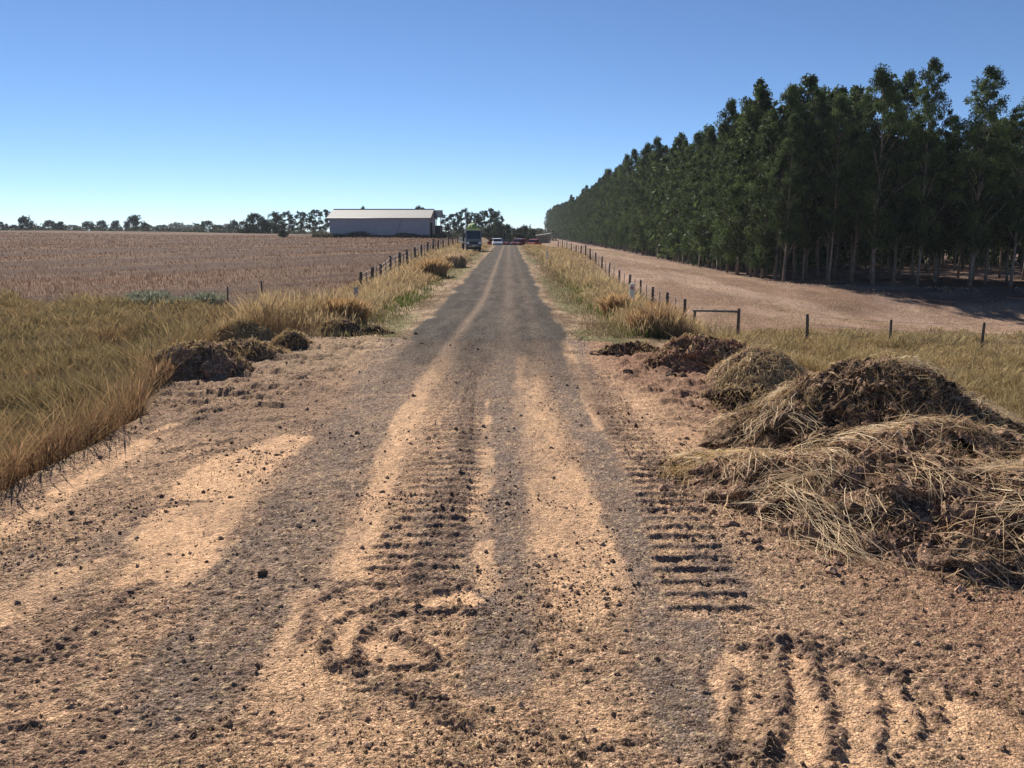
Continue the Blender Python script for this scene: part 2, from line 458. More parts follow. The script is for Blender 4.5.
# ------------------------------------------------------------------ blades
def blades(P, h, w, col, lean=None, bend=.25, seed_head=0.0, tipcol=None, az=None, rng=RNG):
    """one long grass mesh: P (N,3) roots, h,w (N,), col (N,3)"""
    N = len(P)
    h = np.broadcast_to(h, N).astype(np.float64); w = np.broadcast_to(w, N).astype(np.float64)
    a = rng.uniform(0, 2 * PI, N) if az is None else az
    side = np.stack([np.cos(a), np.sin(a), np.zeros(N)], 1)
    b = rng.uniform(0, 2 * PI, N)
    l = np.stack([np.cos(b), np.sin(b), np.zeros(N)], 1) * (rng.uniform(.1, 1, N) * bend)[:, None]
    if lean is not None:
        l = l + lean
    up = np.array([0, 0, 1.0])

    def pt(t):
        v = up * (t * (1 - .25 * t * np.linalg.norm(l, axis=1)))[:, None] if False else np.outer(t * np.ones(N), up)
        v = v + l * (t ** 1.8)
        return P + v * h[:, None]
    head = rng.random(N) < seed_head
    w0 = np.where(head, w * .45, w); w1 = np.where(head, w * .4, w * .85); w2 = np.where(head, w * 1.9, w * .5)
    V = np.zeros((N, 7, 3))
    V[:, 0] = pt(0.0) - side * (w0 / 2)[:, None]; V[:, 1] = pt(0.0) + side * (w0 / 2)[:, None]
    V[:, 2] = pt(.5) - side * (w1 / 2)[:, None]; V[:, 3] = pt(.5) + side * (w1 / 2)[:, None]
    V[:, 4] = pt(.82) - side * (w2 / 2)[:, None]; V[:, 5] = pt(.82) + side * (w2 / 2)[:, None]
    V[:, 6] = pt(1.0)
    C = np.repeat(col[:, None, :], 7, 1)
    if tipcol is not None:
        tc = np.broadcast_to(tipcol, (N, 3))
        C[:, 4:] = tc[:, None, :]
        C[:, 2:4] = (C[:, 2:4] + tc[:, None, :]) / 2
    base = (np.arange(N) * 7)[:, None]
    lp = (np.array([0, 1, 3, 2, 2, 3, 5, 4, 4, 5, 6])[None, :] + base).ravel()
    st = (np.array([0, 4, 8])[None, :] + (np.arange(N) * 11)[:, None]).ravel()
    return V.reshape(-1, 3), lp, st, C.reshape(-1, 3)


def join(parts):
    V = []; L = []; S = []; C = []; vo = lo = 0
    for v, l, s, c in parts:
        V.append(v); L.append(l + vo); S.append(s + lo); C.append(c); vo += len(v); lo += len(l)
    return np.concatenate(V), np.concatenate(L), np.concatenate(S), np.concatenate(C)


def sector(n, d0, d1, a0=-36, a1=36, rng=RNG):
    """points spread so that near ground gets more of them per square metre"""
    d = np.exp(rng.uniform(math.log(d0), math.log(d1), n))
    t = np.tan(np.radians(a0)) + rng.random(n) * (np.tan(np.radians(a1)) - np.tan(np.radians(a0)))
    return d * t, d


def mixc(a, b, t):
    return np.asarray(a)[None, :] * (1 - t[:, None]) + np.asarray(b)[None, :] * t[:, None]


# ------------------------------------------------------------------ the ground sheet, cut into its surfaces
def geo(a, b, n):
    return np.exp(np.linspace(math.log(a), math.log(b), n))


xs = np.concatenate([-geo(4.7, 2600, 190)[::-1], np.linspace(-4.7, 4.3, 820)[1:-1], geo(4.3, 2600, 190)])
ny = 1080
ya = 1 / np.linspace(1 / 1.7, 1 / 24.0, ny)            # even in the eye's steps
ys = np.concatenate([np.linspace(-30, 1.6, 40), ya, geo(24.1, 3500, 300)])
nx_, ny_ = len(xs), len(ys)
XX, YY = np.meshgrid(xs, ys)
X = XX.ravel(); Y = YY.ravel()
# ragged borders between the surfaces come from a per-vertex colour, so faces can be cut on straight lines
Z = H(X, Y)
colr = np.tile(np.array([.30, .21, .12]), (X.size, 1))
LF = -7.0                                               # left fence line
RF = 8.5                                                # right fence line

# road surface colour
d = X - RC
roadm = (1 - sst(1.38, 1.60, np.abs(d) + .5 * (fbm(X * 1.2, Y * .55, 4, 9, .6) - .5))) * sst(14.6, 15.4, Y + .35 * (fbm(X * 2, Y * 2, 2, 8) - .5))
sidex = np.where(d < 0, -d, d)
verge = mixc((.17, .11, .065), (.37, .26, .165), sst(.3, .7, fbm(X * 3, Y * 1.5, 4, 31)))
green = sst(.42, .6, fbm(X * .5, Y * .16, 3, 32)) * (1 - sst(2.7, 4.2, sidex)) * sst(1.6, 1.9, sidex)
verge = verge * (1 - .55 * green[:, None]) + np.array([.10, .13, .035]) * .55 * green[:, None]
# stubble paddock: bands of straw residue along the sowing lines
u = X * .83 + Y * .56; v = -X * .56 + Y * .83
band = fbm(u / 34, v / 4.2, 5, 34, .6)
row = .5 + .5 * np.sin(2 * PI * v / 1.05)
st_soil = mixc((.165, .092, .052), (.48, .33, .19), np.clip(sst(.40, .62, band) * .9 + .18 * row * (Y < 80) - .05, 0, 1))
st_soil = st_soil * (.85 + .3 * fbm(X / 1.2, Y / 1.2, 3, 36))[:, None]
past = mixc((.27, .185, .11), (.43, .32, .205), sst(.3, .7, fbm(X / 4, Y / 9, 4, 37)))
past = past * (.62 + .70 * fbm(X * 1.4, Y * .7, 4, 38))[:, None]
litter = mixc((.16, .115, .08), (.30, .22, .15), sst(.4, .7, fbm(X / 2, Y / 2, 3, 39)))
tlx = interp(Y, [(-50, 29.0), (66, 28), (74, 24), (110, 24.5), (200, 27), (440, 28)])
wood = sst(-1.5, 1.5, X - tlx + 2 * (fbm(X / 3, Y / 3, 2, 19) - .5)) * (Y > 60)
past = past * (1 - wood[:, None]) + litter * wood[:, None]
field_y = interp(X, [(-60, 42), (-24, 36), (-12, 31), (-7, 28)])
lg = mixc((.09, .07, .035), (.19, .13, .07), fbm(X / 2, Y / 2, 3, 41))
rg = mixc((.14, .10, .055), (.27, .19, .10), fbm(X / 2, Y / 2, 3, 42))
stub = sst(0, 1.6, Y - field_y + 2.5 * (fbm(X / 3, Y / 3, 3, 43) - .5)) * (X < LF)
pasm = sst(0, 2, Y - (36.5 + .0 * X) + 2.5 * (fbm(X / 3, Y / 3, 3, 44) - .5)) * sst(RF - .6, RF + .3, X)
left_low = (X < edge_left(Y) - .1) & (Y < 60)
base = verge.copy()
m = sst(0, .5, edge_left(Y) - X) * (Y < 40); base = base * (1 - m[:, None]) + lg * m[:, None]
m = sst(0, .7, X - edge_right(Y)) * (Y < 40); base = base * (1 - m[:, None]) + rg * m[:, None]
base = base * (1 - stub[:, None]) + st_soil * np.array([.42, .37, .40]) * stub[:, None]
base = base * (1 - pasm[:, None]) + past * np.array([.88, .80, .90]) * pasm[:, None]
gr = mixc((.050, .040, .034), (.094, .076, .062), sst(.25, .75, fbm(X * 5, Y * 1.2, 4, 45))) * (.75 + .5 * vn(X * 60, Y * 25, 46))[:, None]
cxs = -.74 - .36 * (1 - sst(11, 26, Y)) + .10 * (fbm(X * 0, Y / 9, 2, 46) - .5)
streak = np.exp(-((X - cxs) / .11) ** 2) * .7 + np.exp(-((X + .02) / .22) ** 2) * .35 + np.exp(-((X - .55) / .16) ** 2) * .2
streak = streak * (.6 + .7 * fbm(X * 3, Y * .8, 3, 47))
sndc = np.array([.24, .17, .12])
gr = gr * (1 - np.clip(streak, 0, 1)[:, None]) + sndc * np.clip(streak, 0, 1)[:, None]
edgeg = (sst(.95, 1.4, np.abs(d)) * (.35 + .5 * fbm(X * 2, Y * .7, 2, 55)))[:, None]
gr = gr * (1 - edgeg) + np.array([.062, .052, .044]) * edgeg
colr = base * (1 - roadm[:, None]) + gr * roadm[:, None]
alph = np.ones(len(colr))
Z = Z + roadm * (-.03 * np.exp(-((X - cxs) / .3) ** 2) - .02 * np.exp(-((X - .4) / .3) ** 2)) * 0 + roadm * .006 * (fbm(X * 12, Y * 12, 2, 48) - .5)

sel = np.where((X > -7.5) & (X < 6.5) & (Y > -2) & (Y < 19))[0]
el = edge_left(Y[sel]); er = edge_right(Y[sel])
jag = .9 * (fbm(X[sel] * 1.6, Y[sel] * 1.6, 5, 49, .6) - .5)
dirtm = sst(-.12, .12, X[sel] - el + jag * .5) * sst(-.3, .3, er - X[sel] + jag)
dirtm = dirtm * (1 - sst(-.15, .35, Y[sel] - 14.7 + jag * 1.8 + .9 * sst(1.2, 2.5, X[sel]) - .6 * sst(-1.6, -3.5, X[sel])))
dzn, cn = near_relief(X[sel], Y[sel])
Z[sel] += dzn * dirtm
# a low lip where the scraped soil stops against the untouched gravel
Z[sel] += .03 * dirtm * (1 - dirtm) * 4 * fbm(X[sel] * 7, Y[sel] * 7, 2, 50)
corr = 1 - sst(1.25, 1.7, np.abs(X[sel] - RC) + .3 * (fbm(X[sel] * 2, Y[sel], 3, 56) - .5))
cm_ = dirtm * (1 - .85 * corr * sst(8.5, 14.5, Y[sel] + 2.5 * (fbm(X[sel] * 3, Y[sel] * .8, 3, 57) - .5)))
rc_ = np.clip(roadm[sel] + corr, 0, 1)
under = base[sel] * (1 - rc_[:, None]) + gr[sel] * rc_[:, None]
colr[sel] = under * (1 - cm_[:, None]) + cn[:, :3] * cm_[:, None]
alph[sel] = 1 - cm_ * (1 - cn[:, 3])
colr = np.concatenate([colr, alph[:, None]], 1)

V3 = np.stack([X, Y, Z], 1)
# cell classes
xc = (xs[:-1] + xs[1:]) / 2; yc = (ys[:-1] + ys[1:]) / 2
CX, CY = np.meshgrid(xc, yc)
cls = np.zeros(CX.shape, dtype=np.int32)                                   # 0 ground
ely = edge_left(CY); ery = edge_right(CY)
cls[(CX > ely) & (CX < ery) & (CY < 15.0)] = 1                              # dirt
cls[(np.abs(CX - RC) < 1.62) & (CY >= 15.0) & (CY < 900)] = 2                # road
fy = interp(CX, [(-60, 42), (-24, 36), (-12, 31), (-7, 28)])
cls[(CX < LF) & (CY > fy)] = 3
cls[(CX > RF) & (CY > 37)] = 4
ii = (np.arange(ny_ - 1)[:, None] * nx_ + np.arange(nx_ - 1)[None, :])
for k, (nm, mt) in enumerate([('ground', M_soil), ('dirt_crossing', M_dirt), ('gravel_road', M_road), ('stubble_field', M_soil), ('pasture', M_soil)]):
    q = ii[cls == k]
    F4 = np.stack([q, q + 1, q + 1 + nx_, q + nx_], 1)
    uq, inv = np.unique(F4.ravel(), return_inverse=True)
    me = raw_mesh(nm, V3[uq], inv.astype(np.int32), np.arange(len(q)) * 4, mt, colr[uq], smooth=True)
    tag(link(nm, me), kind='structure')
del V3, F4, inv, uq, XX, YY, X, Y, Z, colr, base, verge, past, litter


def surf_z(x, y):
    return H(x, y)


# ------------------------------------------------------------------ grasses
def region_grass(name, n, d0, d1, a0, a1, keep, hfun, wk, cfun, seed_head=.3, bend=.35, wmin=.003, tip=None, lean=None, sink=.03, seed=1):
    rng = np.random.default_rng(seed)
    x, y = sector(n, d0, d1, a0, a1, rng)
    k = keep(x, y, rng)
    x, y = x[k], y[k]
    h = hfun(x, y, rng)
    w = np.maximum(wmin, wk * y) * rng.uniform(.7, 1.4, len(x))
    col = cfun(x, y, rng) * rng.uniform(.45, 1.2, len(x))[:, None] * np.array([.86, .84, .92])
    P = np.stack([x, y, surf_z(x, y) - sink], 1)
    tc = None if tip is None else mixc(col.mean(0), tip, np.ones(len(x))) * rng.uniform(.75, 1.25, len(x))[:, None]
    if tip is not None:
        tc = .5 * col + .5 * tc
    return blades(P, h, w, col, bend=bend, seed_head=seed_head, tipcol=tc, lean=lean, rng=rng)


# left paddock of green-gold grass
def kl(x, y, r):
    e = edge_left(y)
    return (x < e - .05 + .3 * (vn(x * 2, y * 2, 3) - .5)) & (y < interp(x, [(-60, 42), (-24, 36), (-12, 31), (-7, 28)]) + 2 * (vn(x / 2, y / 2, 4) - .5)) & ((x < -6) | (y < 21)) & \
        (r.random(len(x)) < .3 + .7 * sst(.3, .55, fbm(x / 1.5, y / 1.5, 2, 5))) & (r.random(len(x)) < .25 + sst(0, 1.1, e - x + .6 * (vn(x * 3, y * 3, 66) - .5)))


def hl(x, y, r):
    e = edge_left(y)
    h = .30 + .28 * fbm(x / 2.5, y / 2.5, 3, 6) + .22 * np.exp(-((e - x - .35) / .7) ** 2) * (y < 12) + .25 * sst(.6, .75, vn(x / 1.1, y / 1.1, 77))
    dit = np.exp(-((y - 21.5 - .12 * (x + 14)) / .8) ** 2) * (x < -8)
    return h * r.uniform(.65, 1.2, len(x)) * (1 - .6 * dit)


def cl(x, y, r):
    t = np.clip(sst(.3, .7, fbm(x / 2.2, y / 2.2, 4, 8, .6)) * .9 + .35 * (r.random(len(x)) - .45), 0, 1)
    c = mixc((.130, .115, .055), (.40, .29, .14), t)
    e = edge_left(y)
    red = np.clip(np.exp(-((e - x) / 1.3) ** 2) * (y < 13) * (.35 + .9 * vn(x * 1.3, y * 1.3, 9)) + .8 * sst(.55, .8, vn(x / 1.7, y / 1.7, 10)), 0, 1)
    c = c * (1 - red[:, None]) + np.array([.33, .185, .10]) * red[:, None]
    gold = sst(26, 33, y)[:, None] * .55
    return c * (1 - gold) + np.array([.46, .34, .15]) * gold


parts = [region_grass('a', 330000, 5, 44, -44, -8, kl, hl, .0006, cl, .5, 1.0, .003, (.42, .32, .15), seed=11)]
v, l, s, c = join(parts)
tag(link('tall_grass', raw_mesh('tall_grass', v, l, s, M_grass, c)), 'green and gold tall grass filling the low ground left of the dirt crossing', 'grass', kind='stuff')


# right paddock: rushy tussocks, gold and olive
def kr(x, y, r):
    return (x > edge_right(y) + .2) & (y < 37.5 + 3 * (vn(x / 2, y / 2, 14) - .5)) & (r.random(len(x)) < .3 + .7 * sst(.3, .55, fbm(x / 1.1, y / 1.1, 2, 15)))


def hr(x, y, r):
    tus = sst(.5, .75, fbm(x / .9, y / .9, 2, 16))
    return (.22 + .36 * tus + .15 * (vn(x / 5, y / 5, 17) - .5)) * r.uniform(.6, 1.2, len(x)) * (1 - .5 * (x > 8.5) * sst(31, 38, y))


def cr(x, y, r):
    tus = sst(.45, .75, fbm(x / .9, y / .9, 2, 16))
    c = mixc((.47, .34, .145), (.27, .225, .095), np.clip(tus * .8 + .5 * (vn(x / 6, y / 3, 18) - .4), 0, 1))
    g = sst(13, 7, y)[:, None] * .5 * (r.random(len(x))[:, None] > .3)
    return c * (1 - g) + np.array([.30, .30, .09]) * g


v, l, s, c = join([region_grass('b', 280000, 6, 41, 8, 44, kr, hr, .0006, cr, .45, .9, .003, (.55, .42, .22), seed=12)])
tag(link('rushy_grass', raw_mesh('rushy_grass', v, l, s, M_grass, c)), 'dry gold grass with olive rush tussocks behind the heaps on the right', 'grass', kind='stuff')


# roadside verges: tall golden oat grass
def side(x):
    return np.abs(x - RC)


def kv_left(x, y, r):
    s_ = RC - x
    inner = 2.55 + .9 * (fbm(y / 6, y * 0 + 3, 3, 20) - .5) - .7 * sst(60, 90, y)
    lump = fbm(x / 1.2, y / 2.2, 3, 22)
    return (s_ > inner) & (x > LF - 1.3) & (y > 16.3 - .7 * (s_ - 3)) & ~((y > 79) & (y < 92) & (x > -5.6)) & (r.random(len(x)) < sst(0, .7, s_ - inner) * (.3 + .7 * sst(.3, .55, lump)))


def kv_right(x, y, r):
    s_ = x - RC
    inner = 2.5 + .9 * (fbm(y / 6, y * 0 + 9, 3, 21) - .5) - .5 * sst(60, 90, y)
    lump = fbm(x / 1.2, y / 2.2, 3, 23)
    return (s_ > inner) & (x < RF + .4) & (y > 15.2) & (r.random(len(x)) < sst(0, .7, s_ - inner) * (.3 + .7 * sst(.3, .55, lump)))


def hv(x, y, r):
    lump = sst(.45, .75, fbm(x / 1.3, y / 2.4, 3, 24))
    s_ = side(x)
    h = (.42 + .50 * lump) * sst(1.7, 4.2, s_) + .14
    h = np.where(x < 0, h * (.80 + .15 * sst(26, 40, y)), h * .92)
    h = h * interp(x, [(-8.5, .55), (-6.5, .7), (-5, 1), (3.5, 1), (5.5, .62), (9, .5)]) * interp(y, [(40, 1), (70, .8), (110, .65)])
    return h * r.uniform(.6, 1.2, len(x))


def cv(x, y, r):
    t = np.clip(fbm(x / 1.7, y / 3, 3, 25) * 1.3 - .2 + .3 * (r.random(len(x)) - .5), 0, 1)
    c = mixc((.34, .22, .11), (.60, .45, .26), t)
    g = (sst(.46, .62, fbm(x / 1.5, y / 6, 2, 26)) * .35 * (r.random(len(x)) < .5))[:, None]
    return c * (1 - g) + np.array([.24, .24, .075]) * g


pv = [region_grass('c', 190000, 15, 135, -34, -1, kv_left, hv, .00062, cv, .55, .75, .003, (.66, .50, .26), seed=13),
      region_grass('d', 190000, 15, 135, 0, 30, kv_right, hv, .00062, cv, .55, .75, .003, (.66, .50, .26), seed=14)]
v, l, s, c = join(pv)
tag(link('golden_grass', raw_mesh('golden_grass', v, l, s, M_grass, c)), 'tall golden seed-headed grass along both verges of the gravel road', 'grass', kind='stuff')


# low green and straw turf in the gutters
def kg(x, y, r):
    s_ = side(x)
    return (s_ > 1.5 + .25 * (vn(y * 1.2, x * 0, 29) - .3)) & (s_ < 3.6) & (y > 15.2) & (r.random(len(x)) < .35 + .65 * sst(.4, .6, fbm(x, y / 4, 2, 30)))


def hg(x, y, r):
    s_ = side(x)
    return (.05 + .12 * sst(1.7, 2.8, s_)) * r.uniform(.5, 1.3, len(x)) * (1 + 1.1 * (np.exp(-((s_ - 3.2) / .5) ** 2)) * np.exp(-((y - 25) / 8) ** 2) * (x > 0))


def cg(x, y, r):
    s_ = side(x)
    gmask = np.clip(np.exp(-((s_ - np.where(x > 0, 3.1, 2.7)) / .55) ** 2) * np.where(x > 0, np.exp(-((y - 24) / 9) ** 2) + .35, np.exp(-((y - 26) / 7) ** 2) + .2) * 1.3, 0, 1) * (r.random(len(x)) < .9)
    c = mixc((.36, .26, .14), (.50, .38, .22), r.random(len(x)))
    return c * (1 - gmask[:, None]) + np.array([.13, .20, .035]) * gmask[:, None]


v, l, s, c = join([region_grass('e', 150000, 14.5, 110, -14, 18, kg, hg, .0008, cg, .05, .6, .004, seed=15)])
tag(link('gutter_grass', raw_mesh('gutter_grass', v, l, s, M_grass, c)), 'short green and straw-coloured grass hugging the gravel edges', 'grass', kind='stuff')


# stubble stalks in sown rows
rng = np.random.default_rng(16)
x, y = sector(150000, 28, 190, -46, -2, rng)
v_ = -x * .56 + y * .83; u_ = x * .83 + y * .56
v_ = np.round(v_ / .33) * .33 + rng.normal(0, .03, len(x))
x = u_ * .83 - v_ * .56; y = u_ * .56 + v_ * .83
n0 = 1 / (.83 ** 2 + .56 ** 2); x *= n0; y *= n0
bnd = fbm((x * .83 + y * .56) / 34, (-x * .56 + y * .83) / 4.2, 5, 34, .6)
k = (x < LF - .3) & (y > interp(x, [(-60, 42), (-24, 36), (-12, 31), (-7, 28)])) & (rng.random(len(x)) < .1 + .9 * sst(.40, .62, bnd))
x, y = x[k], y[k]
n = len(x)
hgt = rng.uniform(.10, .26, n)
c0 = mixc((.14, .08, .055), (.48, .33, .235), rng.random(n) ** 1.5)
P = np.stack([x, y, surf_z(x, y) - .02], 1)
v, l, s, c = blades(P, hgt, np.maximum(.006, .00075 * y), c0, bend=.3, rng=rng)
tag(link('stubble', raw_mesh('stubble', v, l, s, M_grass, c)), 'rows of pale cut stubble stalks over reddish soil in the left paddock', 'stubble', kind='stuff')

# sparse dry tufts on the pasture
rng = np.random.default_rng(17)
x, y = sector(60000, 33, 200, 3, 44, rng)
k = (x > RF + .3) & (x < interp(y, [(33, 60), (60, 60), (74, 25), (200, 27)])) & (rng.random(len(x)) < sst(.35, .7, fbm(x / 2, y / 3, 3, 61)))
x, y = x[k], y[k]; n = len(x)
P = np.stack([x, y, surf_z(x, y) - .02], 1)
v, l, s, c = blades(P, rng.uniform(.05, .16, n), .0009 * y, mixc((.42, .31, .18), (.60, .47, .30), rng.random(n)), bend=.8, rng=rng)
tag(link('dry_pasture_grass', raw_mesh('dry_pasture_grass', v, l, s, M_grass, c)), 'thin dry grass cropped short on the pale pasture before the plantation', 'grass', kind='stuff')


# ------------------------------------------------------------------ clods and straw lying on the dirt
def dirt_z(x, y):
    dz, _ = near_relief(x, y)
    return H(x, y) + dz


def rocks(P, r, col, rng):
    """irregular lumps: distorted octahedra with a ring"""
    N = len(P)
    dirs = np.array([[0, 0, -1], [1, 0, -.2], [.5, .87, .1], [-.5, .87, -.1], [-1, 0, .1], [-.5, -.87, -.2], [.5, -.87, .2], [.3, .2, .8], [-.35, .1, .75], [0, -.35, .85]])
    T = [(0, 2, 1), (0, 3, 2), (0, 4, 3), (0, 5, 4), (0, 6, 5), (0, 1, 6), (1, 2, 7), (2, 3, 8), (2, 8, 7), (3, 4, 8), (4, 5, 8), (5, 9, 8), (5, 6, 9), (6, 1, 9), (1, 7, 9), (7, 8, 9)]
    nv = len(dirs)
    V = dirs[None] * rng.uniform(.6, 1.25, (N, nv, 1))
    V = V * rng.uniform([.7, .7, .45], [1.3, 1.3, .9], (N, 3))[:, None, :]
    a = rng.uniform(0, 2 * PI, N); ca, sa = np.cos(a)[:, None], np.sin(a)[:, None]
    x = V[..., 0] * ca - V[..., 1] * sa; y = V[..., 0] * sa + V[..., 1] * ca
    V = np.stack([x, y, V[..., 2]], -1) * r[:, None, None] + P[:, None, :]
    lp = (np.array(T).ravel()[None, :] + (np.arange(N) * nv)[:, None]).ravel()
    st = np.arange(N * len(T)) * 3
    C = np.repeat(col[:, None, :], nv, 1)
    return V.reshape(-1, 3), lp, st, C.reshape(-1, 3)


rng = np.random.default_rng(21)
x, y = sector(150000, 2.0, 17, -46, 44, rng)
dens = .12 + .75 * sst(.48, .72, fbm(x * 1.4, y * 1.4, 3, 63))
dens = dens * np.where((np.abs(x - RC) < 1.5) & (y > 6), .45, 1)
k = (x > edge_left(y) + .05) & (x < edge_right(y) + .3) & (rng.random(len(x)) < dens) & (y < 16.5)
x, y = x[k], y[k]; n = len(x)
r = (.0018 + .005 * rng.random(n) ** 3 + .012 * rng.random(n) ** 24) * (1 + .10 * y)
t = rng.random(n)
cc = mixc((.13, .08, .055), (.42, .29, .20), t)
pale = rng.random(n) < .07
cc[pale] = np.array([.46, .33, .22])
v, l, s, c = rocks(np.stack([x, y, dirt_z(x, y) + r * .25], 1), r, cc, rng)
tag(link('clods', raw_mesh('clods', v, l, s, M_clod, c)), 'crumbled clods and small stones strewn over the scraped dirt', 'clods', kind='stuff')


def lying(P, L_, w, col, rng, az=None, lift=.02, curl=.25):
    """thin straws lying about: 4-segment ribbons"""
    N = len(P)
    a = rng.uniform(0, 2 * PI, N) if az is None else az
    d = np.stack([np.cos(a), np.sin(a)], 1); s_ = np.stack([-np.sin(a), np.cos(a)], 1)
    k = rng.normal(0, curl, N)
    V = np.zeros((N, 8, 3)); tilt = rng.normal(0, .5, N)
    for i, t in enumerate((-.5, -.17, .17, .5)):
        cx = d * (t * L_)[:, None] + s_ * (k * L_ * (t * t * 4 - .3))[:, None]
        zz = lift * (1 - 4 * t * t) * rng.uniform(.2, 1.2, N) + .004
        ww = w * (1 if abs(t) < .3 else .6)
        for j, sg in enumerate((-1, 1)):
            V[:, i * 2 + j, :2] = P[:, :2] + cx + s_ * (sg * ww / 2)[:, None]
            V[:, i * 2 + j, 2] = P[:, 2] + zz + sg * ww * .3 * tilt
    lp = (np.array([0, 1, 3, 2, 2, 3, 5, 4, 4, 5, 7, 6])[None] + (np.arange(N) * 8)[:, None]).ravel()
    st = np.arange(N * 3) * 4
    return V, lp, st, np.repeat(col[:, None, :], 8, 1).reshape(-1, 3)


rng = np.random.default_rng(22)
x, y = sector(60000, 2.0, 16, -46, 44, rng)
dens = .16 + .7 * sst(.45, .72, fbm(x * .9, y * .9, 3, 65)) + .9 * np.exp(-((x + 1.15) / .35) ** 2 - ((y - 2.55) / .35) ** 2)
dens = dens * np.where((x > -2) & (x < 1.2) & (y > 4), .25, 1)
dens = dens + .6 * ((x < -2.2) & (y > 10)) * (rng.random(len(x)))
k = (x > edge_left(y)) & (x < edge_right(y)) & (rng.random(len(x)) < dens) & (y < 15.5)
x, y = x[k], y[k]; n = len(x)
L_ = rng.uniform(.008, .035, n) + .09 * rng.random(n) ** 9
V, l, s, c = lying(np.stack([x, y, np.zeros(n)], 1), L_, np.maximum(.0018, .00055 * y) * rng.uniform(.8, 1.5, n), mixc((.40, .27, .13), (.66, .50, .30), rng.random(n)), rng)
V = V.reshape(-1, 3); V[:, 2] += dirt_z(V[:, 0], V[:, 1])
tag(link('scattered_straw', raw_mesh('scattered_straw', V, l, s, M_grass, c)), 'broken straw scattered thinly over the scraped dirt', 'straw', kind='stuff')


